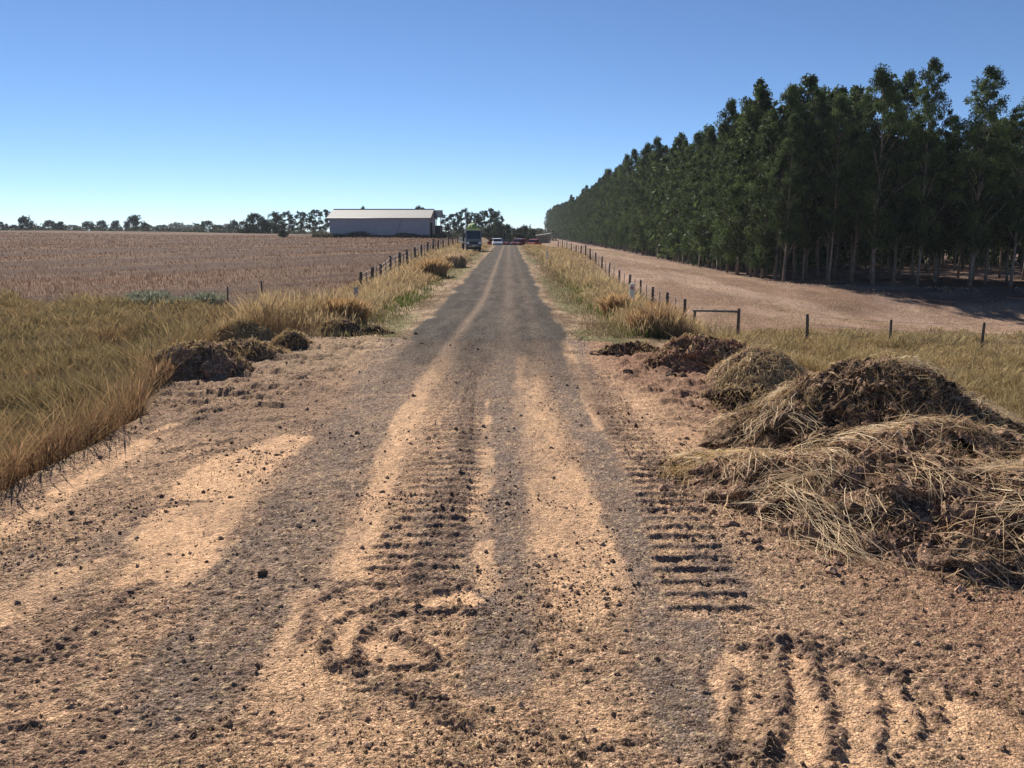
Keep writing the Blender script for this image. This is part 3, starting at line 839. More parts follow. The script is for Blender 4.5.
# ------------------------------------------------------------------ heaps
def heap(name, cx, cy, rx, ry, hh, label, cat, rot=0, soil=(.24, .155, .105), strw=0, sl=(.12, .4), seed=1, bumps=(), lump=.09, group=None,
         comb=None, tufts=0, pale=.5, peak=1.6, strawcol=((.38, .26, .12), (.66, .50, .27)), zone=None, over=1.0, bund=0):
    rng = np.random.default_rng(seed)
    root = empty(name, (cx, cy, hz(cx, cy)))
    n = 280 if max(rx, ry) > 1 else 120
    gx, gy = np.meshgrid(np.linspace(-1.12, 1.12, n), np.linspace(-1.12, 1.12, n))
    cr_, sr_ = math.cos(rot), math.sin(rot)

    def zf(X_, Y_):                      # X_,Y_ local, unrotated
        a = (X_ * cr_ + Y_ * sr_) / rx; b = (-X_ * sr_ + Y_ * cr_) / ry
        rr = np.hypot(a, b)
        wv = .22 * (fbm((X_ + cx) * 1.3, (Y_ + cy) * 1.3, 3, seed) - .5)
        f = np.clip(1 - (rr + wv) ** peak, 0, 1)
        z = hh * f
        z = z + np.clip(f * 3, 0, 1) * lump * .9 * (fbm((X_ + cx) * 2.1, (Y_ + cy) * 2.1, 2, seed + 30) - .5) * 2
        for bx, by, br, bh in bumps:
            z = z + bh * np.exp(-(((X_ - bx) ** 2 + (Y_ - by) ** 2) / br ** 2)) * np.clip(f * 4, 0, 1)
        q = (X_ + cx) * 4; p = (Y_ + cy) * 4
        rid = 1 - np.abs(2 * fbm(q, p, 3, seed + 3) - 1)
        fr = fbm(q * 3.2, p * 3.2, 4, seed + 7, .62)
        z = z + np.clip(f * 3, 0, 1) * (lump * (rid - .75) * .8 + lump * 1.5 * (fr - .5) + .055 * (fbm(q * 8, p * 8, 2, seed + 8) - .5))
        out = sst(.98, 1.12, rr)
        return H(X_ + cx, Y_ + cy) - root.location.z + z - .02 - .25 * out, f
    Xl = gx * rx * cr_ - gy * ry * sr_; Yl = gx * rx * sr_ + gy * ry * cr_
    Zl, f = zf(Xl.ravel(), Yl.ravel())
    x_, y_ = Xl.ravel(), Yl.ravel()
    # lumps overhang a little: push vertices sideways with noise
    x2 = x_ + .07 * (fbm((x_ + cx) * 6, (Zl + y_ + cy) * 6, 2, seed + 9) - .5) * 2 * lump / .09
    y2 = y_ + .07 * (fbm((x_ + cx) * 6, (Zl + y_ + cy) * 6, 2, seed + 10) - .5) * 2 * lump / .09
    t = sst(.2, .8, .5 * fbm((x_ + cx) * 5, (y_ + cy) * 5 + Zl * 4, 4, seed + 5) + .5 * fbm((x_ + cx) * 22, (y_ + cy) * 22, 3, seed + 15))
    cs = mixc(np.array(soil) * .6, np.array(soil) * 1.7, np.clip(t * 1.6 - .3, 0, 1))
    stw = sst(.5, .7, fbm((x_ + cx) * 16, (y_ + cy) * 16, 4, seed + 6, .65)) * pale
    cs = cs * (1 - stw[:, None]) + np.array([.36, .26, .14]) * stw[:, None]
    i_ = (np.arange(n - 1)[:, None] * n + np.arange(n - 1)[None, :]).ravel()
    lp = np.stack([i_, i_ + 1, i_ + 1 + n, i_ + n], 1).ravel()
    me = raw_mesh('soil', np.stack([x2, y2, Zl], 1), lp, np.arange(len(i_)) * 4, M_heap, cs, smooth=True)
    link('soil', me, root)
    ps = []
    if bund:
        B = bund; rad = np.sqrt(rng.random(B)) * over; an = rng.uniform(0, 2 * PI, B)
        bx_ = rad * np.cos(an) * rx; by_ = rad * np.sin(an) * ry
        bX = bx_ * cr_ - by_ * sr_; bY = bx_ * sr_ + by_ * cr_
        ba = (comb(bX, bY) if comb is not None else rng.uniform(0, 2 * PI, B)) + rng.normal(0, .5, B)
        per = 26; bi = np.repeat(np.arange(B), per); m_ = len(bi)
        L_ = rng.uniform(sl[0] * 1.6, sl[1] * 1.15, m_)
        V, l, s, c = lying(np.stack([bX[bi] + rng.normal(0, .07, m_), bY[bi] + rng.normal(0, .07, m_), np.zeros(m_)], 1), L_,
                           max(.0022, .00048 * math.hypot(cx, cy)) * rng.uniform(.5, 1.6, m_), mixc((.58, .41, .23), (.95, .77, .52), rng.random(m_)), rng,
                           az=ba[bi] + rng.normal(0, .22, m_), lift=.05, curl=.22)
        V = V.reshape(-1, 3); zz, _ = zf(V[:, 0], V[:, 1])
        # stalks bridge the hollows instead of following every lump
        zz = zz.reshape(-1, 8); zz = .35 * zz + .65 * np.maximum(zz.mean(1), np.median(zz, 1))[:, None]
        V[:, 2] += zz.ravel() + .03
        ps.append((V, l, s, c))
    if strw:
        rad = np.sqrt(rng.random(strw)) * over; an = rng.uniform(0, 2 * PI, strw)
        a = rad * np.cos(an) * rx; b = rad * np.sin(an) * ry
        px_ = a * cr_ - b * sr_; py_ = a * sr_ + b * cr_
        kk = rng.random(strw) < .25 + .75 * sst(.38, .6, fbm((px_ + cx) * 2.2, (py_ + cy) * 2.2, 2, seed + 12))
        if zone is not None:
            kk &= zone(px_, py_, rng)
        px_, py_ = px_[kk], py_[kk]; m_ = len(px_)
        az = rng.uniform(0, 2 * PI, m_)
        if comb is not None:
            az = comb(px_, py_) + rng.normal(0, .45, m_)
        L_ = rng.uniform(sl[0], sl[1], m_) * (.5 + .5 * rng.random(m_))
        dist = math.hypot(cx, cy)
        w_ = max(.002, .00045 * dist) * rng.uniform(.5, 1.8, m_) * (1 + 1.2 * (rng.random(m_) < .06))
        V, l, s, c = lying(np.stack([px_, py_, np.zeros(m_)], 1), L_, w_, mixc(strawcol[0], strawcol[1], rng.random(m_)) * rng.uniform(.7, 1.1, m_)[:, None], rng, az=az, lift=.07, curl=.3)
        V = V.reshape(-1, 3)
        zz, _ = zf(V[:, 0], V[:, 1]); V[:, 2] += zz + .012
        ps.append((V, l, s, c))
    if tufts:
        rad = np.sqrt(rng.random(tufts)) * .9; an = rng.uniform(0, 2 * PI, tufts)
        a = rad * np.cos(an) * rx; b = rad * np.sin(an) * ry
        px_ = a * cr_ - b * sr_; py_ = a * sr_ + b * cr_
        kk = rng.random(tufts) < sst(.45, .6, fbm((px_ + cx) * 3, (py_ + cy) * 3, 2, seed + 13)); px_, py_ = px_[kk], py_[kk]
        zz, _ = zf(px_, py_); m_ = len(px_)
        dist = math.hypot(cx, cy)
        ps.append(blades(np.stack([px_, py_, zz - .02], 1), rng.uniform(.015, .09, m_) + .12 * rng.random(m_) ** 6, np.full(m_, max(.002, .0005 * dist)), mixc((.22, .14, .085), (.68, .50, .29), rng.random(m_) ** 1.4), bend=2.2, rng=rng))
    if ps:
        v, l, s, c = join(ps)
        tag(link('straw', raw_mesh('straw', v, l, s, M_grass, c), root), kind='stuff')
    # clods tumbling off
    m_ = int(4500 * max(rx, ry))
    rad = rng.uniform(.2, 1.15, m_); an = rng.uniform(0, 2 * PI, m_)
    a = rad * np.cos(an) * rx; b = rad * np.sin(an) * ry
    px_ = a * cr_ - b * sr_; py_ = a * sr_ + b * cr_
    zz, _ = zf(px_, py_)
    zz = np.where(rad > 1, H(px_ + cx, py_ + cy) - root.location.z, zz)
    rr = rng.uniform(.004, .014, m_) + .035 * rng.random(m_) ** 16
    v, l, s, c = rocks(np.stack([px_, py_, zz + rr * .3], 1), rr, mixc(np.array(soil) * .7, np.array(soil) * 1.7, rng.random(m_)), rng)
    tag(link('clods', raw_mesh('clods', v, l, s, M_clod, c), root), kind='stuff')
    tag(root, label, cat, group)
    return root


HG = 'heaps of scraped turf and soil along the edges of the crossing'
heap('turf_heap', 3.46, 7.2, 1.65, 1.5, .77, 'tallest dark earth heap with a steep shaded right side, right of the track', 'heap', seed=101, rot=.3,
     strw=700, bund=20, sl=(.1, .5), lump=.11, group=HG, tufts=12000, peak=1.45, pale=.35, soil=(.19, .122, .08), bumps=((-.1, -.1, .5, .12),),
     zone=lambda x, y, r: (r.random(len(x)) < .35 + .65 * (x < .1)))
heap('straw_heap', 3.25, 5.55, 1.9, 1.4, .40, 'broad straw-covered heap nearest the camera at the right edge of the dirt', 'heap', seed=102, rot=-.42,
     strw=1700, bund=62, sl=(.12, .7), lump=.12, group=HG, tufts=16000, peak=1.9, pale=.3, over=1.08,
     comb=lambda x, y: np.arctan2(-.75 + .15 * x, .55 + x * .5), strawcol=((.42, .27, .15), (.80, .60, .38)), soil=(.27, .17, .115),
     bumps=((-.5, .25, .35, .12), (.35, -.3, .4, .10), (.1, .5, .5, .14)))
heap('straw_heap', 1.95, 6.45, .72, .55, .13, 'flat spread of yellow straw beside the deep tread marks', 'heap', seed=103, rot=-.2,
     strw=1300, bund=16, sl=(.1, .4), lump=.06, group=HG, pale=.6, over=1.1, strawcol=((.46, .31, .13), (.76, .58, .30)), comb=lambda x, y: np.full(len(x), -.6))
heap('straw_heap', 3.28, 10.4, .72, .8, .46, 'rounded pale straw mound in the middle of the right-hand row of heaps', 'heap', seed=104,
     strw=2600, sl=(.1, .3), lump=.05, group=HG, tufts=1800, pale=.9, peak=2.2, strawcol=((.42, .30, .15), (.70, .54, .32)))
heap('turf_heap', 3.0, 12.0, 1.05, .65, .42, 'ragged reddish soil heap beyond the rounded straw mound', 'heap', seed=105, rot=.1,
     strw=900, sl=(.08, .25), lump=.13, group=HG, tufts=900, pale=.45, soil=(.32, .18, .12), bumps=((.5, 0, .3, .12), (-.5, 0, .25, .08)))
heap('turf_heap', 2.75, 9.2, .55, .62, .14, 'low dark lumpy bank between the pale mound and the tallest heap', 'heap', seed=106, rot=.5,
     strw=260, sl=(.08, .2), lump=.12, group=HG, tufts=200, pale=.2, soil=(.10, .062, .042))
heap('turf_heap', 2.0, 13.2, .6, .42, .20, 'small crumbled dark heap at the foot of the golden roadside clump', 'heap', seed=107,
     strw=200, sl=(.06, .2), lump=.10, group=HG, tufts=200, pale=.3, soil=(.13, .08, .055))
heap('turf_heap', 4.6, 9.5, .8, .9, .34, 'brown turf heap tucked behind the tallest heap', 'heap', seed=108,
     strw=500, sl=(.08, .25), lump=.10, group=HG, tufts=500, pale=.5)
heap('turf_heap', -4.45, 11.3, .78, .62, .40, 'large brown turf heap with a dark hollow on the left bank', 'heap', seed=109,
     strw=700, sl=(.08, .25), lump=.12, group=HG, tufts=800, pale=.4, peak=2.4, soil=(.28, .18, .125), bumps=((.1, -.35, .22, -.22),))
heap('turf_heap', -4.25, 12.9, .75, .55, .24, 'long low brown heap just beyond the hollow left heap', 'heap', seed=110,
     strw=500, sl=(.08, .25), lump=.10, group=HG, tufts=500, pale=.55, soil=(.19, .125, .085))
heap('turf_heap', -3.8, 14.0, .42, .38, .26, 'small round tuft heap, middle one on the left side', 'heap', seed=111,
     strw=700, sl=(.06, .2), lump=.06, group=HG, tufts=900, pale=.7, soil=(.16, .105, .07))
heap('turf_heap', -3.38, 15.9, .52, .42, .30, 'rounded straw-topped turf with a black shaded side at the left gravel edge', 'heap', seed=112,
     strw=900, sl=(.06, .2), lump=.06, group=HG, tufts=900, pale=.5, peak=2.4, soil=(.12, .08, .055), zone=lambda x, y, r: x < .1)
heap('turf_heap', -2.7, 16.0, .36, .22, .10, 'smallest dark clod pile touching the left gravel edge', 'heap', seed=113,
     strw=60, sl=(.05, .15), lump=.10, group=HG, tufts=60, pale=.2, soil=(.09, .06, .042))
heap('turf_heap', -5.1, 15.2, .7, .6, .30, 'straw-coloured mat of pulled grass at the back of the left heaps', 'heap', seed=114,
     strw=1600, sl=(.08, .3), lump=.07, group=HG, tufts=1400, pale=.9, soil=(.24, .17, .11))

# single larger clods
CG = 'loose fist-sized clods on the dirt'
for i, (px, py, r, lab) in enumerate([
        (671, 378, .085, 'dark loose clod below the reddish soil heap'), (682, 380, .06, 'smaller clod touching the dark one below the reddish heap'),
        (726, 466, .05, 'grey clod left of the yellow straw, upper one'), (722, 476, .045, 'brown clod left of the yellow straw, lower one'),
        (728, 441, .035, 'small clod above the yellow straw spread'), (263, 575, .03, 'lone dark stone on the left gravel lane'),
        (628, 376, .07, 'flat dark clod beside the right gravel edge')]):
    gx_, gy_, _ = G(px, py)
    rg_ = np.random.default_rng(300 + i)
    zc = float(dirt_z(np.array([gx_]), np.array([gy_]))[0])
    bm = bmesh.new(); bmesh.ops.create_icosphere(bm, subdivisions=3, radius=r)
    for vt in bm.verts:
        p = np.array(vt.co) / r
        nz = float(fbm(np.array([p[0] * 2 + i * 7]), np.array([p[1] * 2 + p[2] * 1.7]), 3, 400 + i)[0])
        vt.co = vt.co * (.62 + .75 * nz); vt.co.z *= .72
    me = bpy.data.meshes.new('clod'); bm.to_mesh(me); bm.free()
    at = me.color_attributes.new('Col', 'FLOAT_COLOR', 'POINT')
    for dd in at.data: dd.color = (.12, .08, .055, 1)
    me.materials.append(M_clod)
    o = link('clod', me); o.location = (gx_, gy_, zc + r * .35)
    tag(o, lab, 'clod', CG)


# ------------------------------------------------------------------ tussocks standing out of the verge
def tussock(x, y, r, h, n, c0, c1, label, group='tall grass clumps beside the road', cat='grass clump', seed=1, head=.5, name='grass_clump', bend=.5):
    rng = np.random.default_rng(seed)
    a = rng.uniform(0, 2 * PI, n); rr = r * np.sqrt(rng.random(n)) * .75
    px_ = rr * np.cos(a); py_ = rr * np.sin(a)
    z0 = hz(x, y)
    P = np.stack([px_, py_, H(px_ + x, py_ + y) - z0 - .03], 1)
    ln = np.stack([px_, py_, np.zeros(n)], 1) / max(r, .1) * .10
    hh = h * rng.uniform(.55, 1.08, n) * (1 - .35 * (rr / r) ** 2)
    col = mixc(c0, c1, rng.random(n)) * rng.uniform(.7, 1.35, n)[:, None] * np.array([.86, .82, .9])
    d_ = math.hypot(x, y)
    v, l, s, c = blades(P, hh, np.maximum(.004, .0009 * d_) * rng.uniform(.7, 1.3, n), col, bend=bend, seed_head=head, lean=ln, tipcol=col * 1.15, rng=rng)
    o = link(name, raw_mesh(name, v, l, s, M_grass, c)); o.location = (x, y, z0)
    tag(o, label, cat, group)
    return o


gold0, gold1 = (.40, .26, .11), (.62, .46, .23)
brn0, brn1 = (.24, .15, .075), (.45, .31, .15)
tussock(-3.65, 18.0, .6, .68, 2000, gold0, gold1, 'tall golden clump round a short grey post just past the left heaps', seed=501)
tussock(-4.5, 18.6, .6, .70, 2000, gold0, gold1, 'tallest golden clump left of the short grey post', seed=502)
tussock(-3.5, 37.0, .85, .95, 1500, gold0, gold1, 'big rounded golden-brown bush of grass halfway along the left verge', seed=503)
tussock(-4.5, 35.0, .7, .9, 1500, gold0, gold1, 'golden clump just nearer than the big rounded bush on the left verge', seed=504)
tussock(-3.1, 47.0, .8, .9, 1300, (.50, .38, .2), (.68, .54, .32), 'pale straw clump beyond the big rounded bush on the left verge', seed=505)
tussock(2.95, 16.0, .7, .62, 2600, brn0, gold1, 'dark-bottomed grass clump behind the small crumbled heap on the right', seed=506)
tussock(3.6, 17.2, .8, .9, 3000, gold0, gold1, 'tall golden clump behind the dark-bottomed one on the right verge', seed=507)
tussock(2.75, 20.0, .55, .68, 1300, gold0, gold1, 'slim golden clump beside the white marker post on the right verge', seed=508)
tussock(4.6, 16.6, .7, .55, 2400, gold0, (.5, .40, .16), 'golden clump near the wooden rail at the paddock corner', seed=509)
BG = 'tall brown grass clumps at the foot of the left bank'
for i, (px, py, h, lab) in enumerate([(128, 425, .85, 'tallest brown grass clump at the bank edge, right of the others'), (92, 448, .75, 'reddish brown grass clump, second from the left heap along the bank'),
                                      (45, 478, .6, 'brown grass clump third along the bank edge'), (8, 498, .6, 'brown grass clump at the left edge of the picture'), (160, 395, .5, 'brown clump beside the hollow left heap')]):
    gx_, gy_, _ = G(px, py, -.15)
    tussock(gx_ - .30, gy_, .6, h * .82, 900, (.20, .125, .065), (.44, .29, .14), lab, BG, seed=520 + i, head=.5, bend=.45)
SG = 'blue-green thistly shrubs along the stubble edge'
for i, (px, py, r, h, lab) in enumerate([(150, 298, 1.2, .62, 'blue-green shrub at the stubble edge, fuller one'), (205, 298, 1.1, .55, 'blue-green shrub at the stubble edge, right of the fuller one'),
                                         (125, 299, .7, .5, 'low grey-green shrub left of the fuller blue-green one'), (180, 299, .7, .5, 'low blue-green shrub between two fuller ones')]):
    gx_, gy_, _ = G(px + (i * 7) % 5, py + 4 + (i * 5) % 4, -1.1)
    tussock(gx_, gy_, r, h, 500, (.17, .20, .12), (.36, .37, .24), lab, SG, 'shrub', 540 + i, head=.8, name='low_shrub', bend=.8)

# small green weed in the near dirt
gx_, gy_, _ = G(905, 728)
tussock(gx_, gy_, .07, .05, 60, (.07, .13, .03), (.14, .2, .05), 'tiny green weed sprouting between tread ridges at lower right', None, 'weed', 550, head=0, name='weed', bend=1.2)


# ------------------------------------------------------------------ trees
def leaf_cloud(C, R, per, leaf, rng, droop=.5, squash=.8, c0=(.03, .055, .02), c1=(.085, .12, .035)):
    """C (K,3) clump centres, R (K,) radii"""
    K = len(C); N = K * per
    ci = np.repeat(np.arange(K), per)
    u = rng.normal(0, 1, (N, 3)); u /= np.linalg.norm(u, axis=1)[:, None]
    rad = rng.random(N) ** .45
    P = C[ci] + u * (R[ci] * rad)[:, None] * np.array([1, 1, squash])
    d = rng.normal(0, 1, (N, 3)); d[:, 2] -= droop * 2; d /= np.linalg.norm(d, axis=1)[:, None]
    e = np.cross(d, rng.normal(0, 1, (N, 3))); e /= np.linalg.norm(e, axis=1)[:, None]
    L_ = leaf * rng.uniform(.6, 1.4, N); W = L_ * rng.uniform(.35, .6, N)
    V = np.zeros((N, 4, 3))
    V[:, 0] = P; V[:, 1] = P + d * (L_ * .5)[:, None] + e * (W / 2)[:, None]
    V[:, 2] = P + d * L_[:, None]; V[:, 3] = P + d * (L_ * .5)[:, None] - e * (W / 2)[:, None]
    ct = rng.random(K)[ci] ** 1.3 * .75 + rng.random(N) * .25
    c = mixc(c0, c1, ct)
    return V.reshape(-1, 3), np.arange(N * 4), np.arange(N) * 4, np.repeat(c[:, None], 4, 1).reshape(-1, 3)


def make_tree(name, seed, h, r, z0, K, per, leaf, kind='gum', c0=(.03, .055, .02), c1=(.085, .12, .035), forks=1, trunk_r=.16):
    rng = np.random.default_rng(seed)
    mb = MB()
    npt = 9
    ox = np.cumsum(rng.normal(0, .10, npt)) * h / 20; oy = np.cumsum(rng.normal(0, .10, npt)) * h / 20
    ox -= ox[0]; oy -= oy[0]
    top = h * .93
    tp = [(ox[i], oy[i], top * i / (npt - 1) - (.3 if i == 0 else 0)) for i in range(npt)]
    mb.tube(tp, [trunk_r * (1 - .88 * i / (npt - 1)) * (1.35 if i == 0 else 1) for i in range(npt)], 7)

    def axis(z):
        return np.interp(z, [p[2] for p in tp], ox), np.interp(z, [p[2] for p in tp], oy)
    cs = []; rs = []
    for k in range(K):
        t = (k + rng.random()) / K
        if kind == 'gum':
            z = z0 + (h - z0) * t
            prof = (.45 + .75 * math.sin(PI * min(1, t * .9 + .12))) * (1 - t ** 8 * .45)
            if t < .25: prof *= .75
            rad = r * prof * (rng.uniform(.2, 1.15) if t < .95 else .4)
            cr0 = rng.uniform(.35, 1.0) * r * .40 * (1 - .35 * t)
        elif kind == 'cypress':      # broad spreading, flat plates of foliage
            z = z0 + (h - z0) * t
            prof = math.sin(PI * (.18 + .72 * t)) ** .6
            rad = r * prof * math.sqrt(rng.random()); cr0 = r * rng.uniform(.14, .26)
        else:                        # round
            z = z0 + (h - z0) * t
            prof = math.sin(PI * (.12 + .80 * t)) ** .7
            rad = r * prof * math.sqrt(rng.random()); cr0 = r * rng.uniform(.2, .38)
        an = rng.uniform(0, 2 * PI)
        ax, ay = axis(min(z, top))
        cx_, cy_ = ax + rad * math.cos(an), ay + rad * math.sin(an)
        cs.append((cx_, cy_, z - .1 * rad)); rs.append(cr0)
        if k % (2 if kind != 'gum' else 4) == 0:
            zb = max(z - rad * rng.uniform(.7, 1.3) - .4, h * .12)
            bx, by = axis(zb)
            rb = trunk_r * (1 - .85 * zb / h) * .5
            mb.tube([(bx, by, zb), ((bx + cx_) / 2, (by + cy_) / 2, zb + (z - zb) * .62), (cx_, cy_, z)], [rb, rb * .7, rb * .25], 5)
    if kind == 'gum':                # dead side branches under the crown
        for k in range(7):
            zb = rng.uniform(.12, .5) * h; an = rng.uniform(0, 2 * PI); q = rng.uniform(.6, 1.7)
            bx, by = axis(zb)
            mb.tube([(bx, by, zb), (bx + q * .6 * math.cos(an), by + q * .6 * math.sin(an), zb + q * .5), (bx + q * math.cos(an), by + q * math.sin(an), zb + q * 1.3)], [.035, .025, .01], 4)
    tm = mb.mesh('trunk', M_bark, True)
    v, l, s, c = leaf_cloud(np.array(cs), np.array(rs), per, leaf, rng, c0=c0, c1=c1, squash=.85 if kind == 'gum' else (.42 if kind == 'cypress' else .75))
    cm = raw_mesh('crown', v, l, s, M_leaf, c)
    return name, tm, cm


def place_tree(tr, x, y, s, rz, label, cat, group, sz=None):
    name, tm, cm = tr
    root = empty(name, (x, y, hz(x, y)), rz)
    q_ = 1.0 if sz else random.uniform(.72, 1.08)
    root.scale = (s * q_, s * q_, sz or s)
    link('trunk', tm, root); link('crown', cm, root)
    tag(root, label, cat, group)
    return root


gl0, gl1 = (.018, .030, .014), (.125, .175, .055)  # tones pulled apart to paint lit and shadowed leaf clumps
edge_kinds = [make_tree('gum_tree', 600 + i, 20, 2.7, 1.4 + (i % 3) * .5, 170, 120, .24, c0=gl0, c1=gl1) for i in range(6)]
near_kinds = [make_tree('gum_tree', 620 + i, 20, 2.8, 3.8 + (i % 3) * 1.2, 170, 135, .21, c0=gl0, c1=gl1, trunk_r=.18) for i in range(6)]
inner_kinds = [make_tree('gum_tree', 640 + i, 20, 2.9, 5.0, 90, 100, .36, c0=gl0, c1=gl1) for i in range(2)]
TG = 'gum trees of the dark plantation on the right'
rng = np.random.default_rng(33)
ords = ['first', 'second', 'third', 'fourth', 'fifth', 'sixth', 'seventh', 'eighth', 'ninth', 'tenth', 'eleventh', 'twelfth']


def hscale(x, y):          # height of the stand
    return float(interp(np.array([y]), [(40, .90), (74, .93), (100, .90), (140, 1.0), (190, 1.08), (280, 1.05), (430, .98)])[0])


count = 0
# face of the stand towards the camera
NX = 13
for j in range(5):
    for i in range(NX):
        if count > 280: break
        x = 25.6 + i * 3.5 + rng.normal(0, .35); y = 76 + j * 4.2 - i * 1.5 + (i > 6) * (i - 6) * .5 + rng.normal(0, .35)
        kind = near_kinds[rng.integers(6)] if j < 2 else inner_kinds[rng.integers(2)]
        if j == 0 and i < 12:
            lab = ('gum with pale bare trunk, %s from the left along the plantation face' % ords[i])
            if i == 0: lab = 'corner gum with a leaning pale trunk where the plantation face meets its long side'
        elif j == 1:
            lab = 'gum with thin dark trunk in the second row behind the plantation face'
        else:
            lab = 'slender gum in the shade deep inside the near end of the plantation'
        s = hscale(x, y) * rng.uniform(.88, 1.08)
        if j > 0 and i > 3: s *= .82
        if j == 0:
            s = [.75, .82, .92, .95, .90, .77, .75, .74, .76, .74, .76, .75, .75][i]
        place_tree(kind, x, y, s, rng.uniform(0, 6.28), lab, 'tree', TG)
        count += 1
# the long side running away beside the pasture
ys_ = list(np.arange(98.5, 210, 4.2)) + list(np.arange(210, 600, 5.6))
for i, y in enumerate(ys_):
    for j in range(3 if y < 150 else 2):
        bx = float(interp(np.array([y]), [(74, 26), (110, 26.5), (200, 28.5), (440, 30), (600, 29)])[0])
        x = bx + j * 3.7 + rng.normal(0, .4)
        if j == 0 and i < 12:
            lab = 'leafy gum, %s along the plantation side facing the road' % ords[i]
        elif j == 0 and y < 210:
            lab = 'leafy gum midway along the plantation side facing the road'
        elif j == 0:
            lab = 'small-looking gum far down the plantation side facing the road'
        else:
            lab = 'gum crown showing over the row that faces the road'
        kind = edge_kinds[rng.integers(6)] if j == 0 else inner_kinds[rng.integers(2)]
        s = hscale(x, y) * rng.uniform(.78, 1.06) * (1 if j == 0 else 1.05)
        place_tree(kind, x, y + rng.normal(0, .4), s, rng.uniform(0, 6.28), lab, 'tree', TG)
        count += 1
for i in range(4):        # the corner steps back gently
    y = 80 + i * 4.4
    place_tree(edge_kinds[i], 25.2 + rng.normal(0, .3), y, [.80, .92, .86, .95][i], rng.uniform(0, 6.28),
               'leafy gum just behind the plantation corner, %s from the corner tree' % ords[i], 'tree', TG)

# the rest of the stand behind those rows, seen only as darkness between the trunks
rng = np.random.default_rng(35)
pos = []
for j in range(5, 17):
    for i in range(15):
        pos.append((26.5 + i * 4 + rng.normal(0, .6), 78 + j * 4.4 + rng.normal(0, .6)))
for yy in np.arange(140, 440, 7.0):
    for j in range(3, 8):
        pos.append((28 + j * 4.2 + rng.normal(0, .7), yy + rng.normal(0, 1)))
cs, rs = [], []; mb = MB()
for (x, y) in pos:
    z = hz(x, y); hh = 17.5 * hscale(x, y) * rng.uniform(.85, 1.05)
    mb.tube([(x, y, z - .2), (x + rng.normal(0, .3), y, z + hh * .8)], [.17, .05], 5, cap=False)
    for k in range(11):
        t = rng.random(); a = rng.uniform(0, 6.28); q = rng.uniform(.2, 1.9)
        cs.append((x + q * math.cos(a), y + q * math.sin(a), z + hh * (.06 + .94 * t))); rs.append(rng.uniform(1.1, 1.9))
v, l, s, c = leaf_cloud(np.array(cs), np.array(rs), 42, .75, rng, c0=gl0, c1=gl1)
pl = empty('plantation_depth', (40, 120, hz(40, 120)))
tag(pl, 'shadowy inside of the gum plantation, trunk behind trunk, beyond its front rows', 'plantation', kind='stuff')
tm = mb.mesh('trunks', M_bark, True); o1 = link('trunks', tm, pl); o2 = link('foliage', raw_mesh('foliage', v, l, s, M_leaf, c), pl)
for o in (o1, o2):
    o.location = -pl.location; tag(o, kind='stuff')

# distant trees
bl0, bl1 = (.030, .042, .028), (.065, .082, .045)
roundk = [make_tree('round_tree', 660 + i, 10, 5.0, 1.0, 60, 40, .9, 'round', bl0, bl1) for i in range(4)]
cypk = [make_tree('cypress_tree', 670 + i, 12, 5.5, 3.2, 46, 46, .8, 'cypress', (.022, .034, .022), (.05, .068, .035), trunk_r=.3) for i in range(4)]


def far_tree(kinds, k, px, ytop, wpx, dist, label, group, sink=0):
    t = kinds[k % len(kinds)]
    x, y, zz = ray(px, 231.0); q = dist / y
    x *= q; y = dist
    z = hz(x, y)
    htop = CAM_H + (231.5 - ytop) / F * dist * 1.03 - z + sink
    base_h = 10 if kinds is roundk else 12; base_r = 5.0 if kinds is roundk else 5.8
    s = wpx / 2 * dist / F / base_r; szv = htop / base_h
    o = place_tree(t, x, y, s, k * 1.3, label, 'tree', group, sz=szv)
    o.location.z = z - sink
    return o


DG = 'distant paddock trees along the left skyline'
for i, (px, yt, w, lab) in enumerate([
        (2, 223, 12, 'leftmost tree on the skyline, cut by the picture edge'), (14, 226, 12, 'low tree near the left end of the skyline'), (26, 218.5, 17, 'first tall round tree from the left on the skyline'),
        (38, 227, 14, 'low bushy tree right of the first round tree'), (51, 222, 20, 'wide dark tree second from the left on the skyline'), (60, 223, 12, 'small tree touching the wide dark one'),
        (88, 223, 16, 'dark tree midway between the left edge and the lone tall one'), (102, 222, 12, 'small tree left of a twin-topped one'), (116, 222, 11, 'twin-topped small tree on the skyline'),
        (135, 217, 19, 'lone tallest round tree over the stubble field'), (145, 224, 10, 'low tree leaning on the lone tallest one'), (162, 226, 16, 'low dark tree right of the lone tallest one'),
        (205, 222.5, 20, 'dark tree left of the dense clump'), (219, 226, 14, 'low dark tree right of the previous dark one'), (234, 222, 12, 'narrow tree at the left of the dense clump')]):
    far_tree(roundk, i, px, yt, w, 330 + (i * 37) % 60, lab, DG)
for i, (px, yt, w, lab) in enumerate([(72, 226, 20, 'pale hazy tree low on the skyline at left'), (178, 224, 22, 'pale hazy tree far behind the skyline gap'), (190, 226, 18, 'second pale hazy tree in the skyline gap'),
                                      (150, 226, 12, 'pale hazy tree behind the lone tallest tree'), (226, 225, 14, 'pale hazy tree behind the dense clump edge'), (543, 232, 14, 'pale hazy tree right of the road end'), (538, 229, 12, 'grey hazy tree beside the road end')]):
    far_tree(roundk, i + 1, px, yt, w, 900, lab, 'far pale hazy trees on the skyline')
rng = np.random.default_rng(36)
cs = []; rs = []
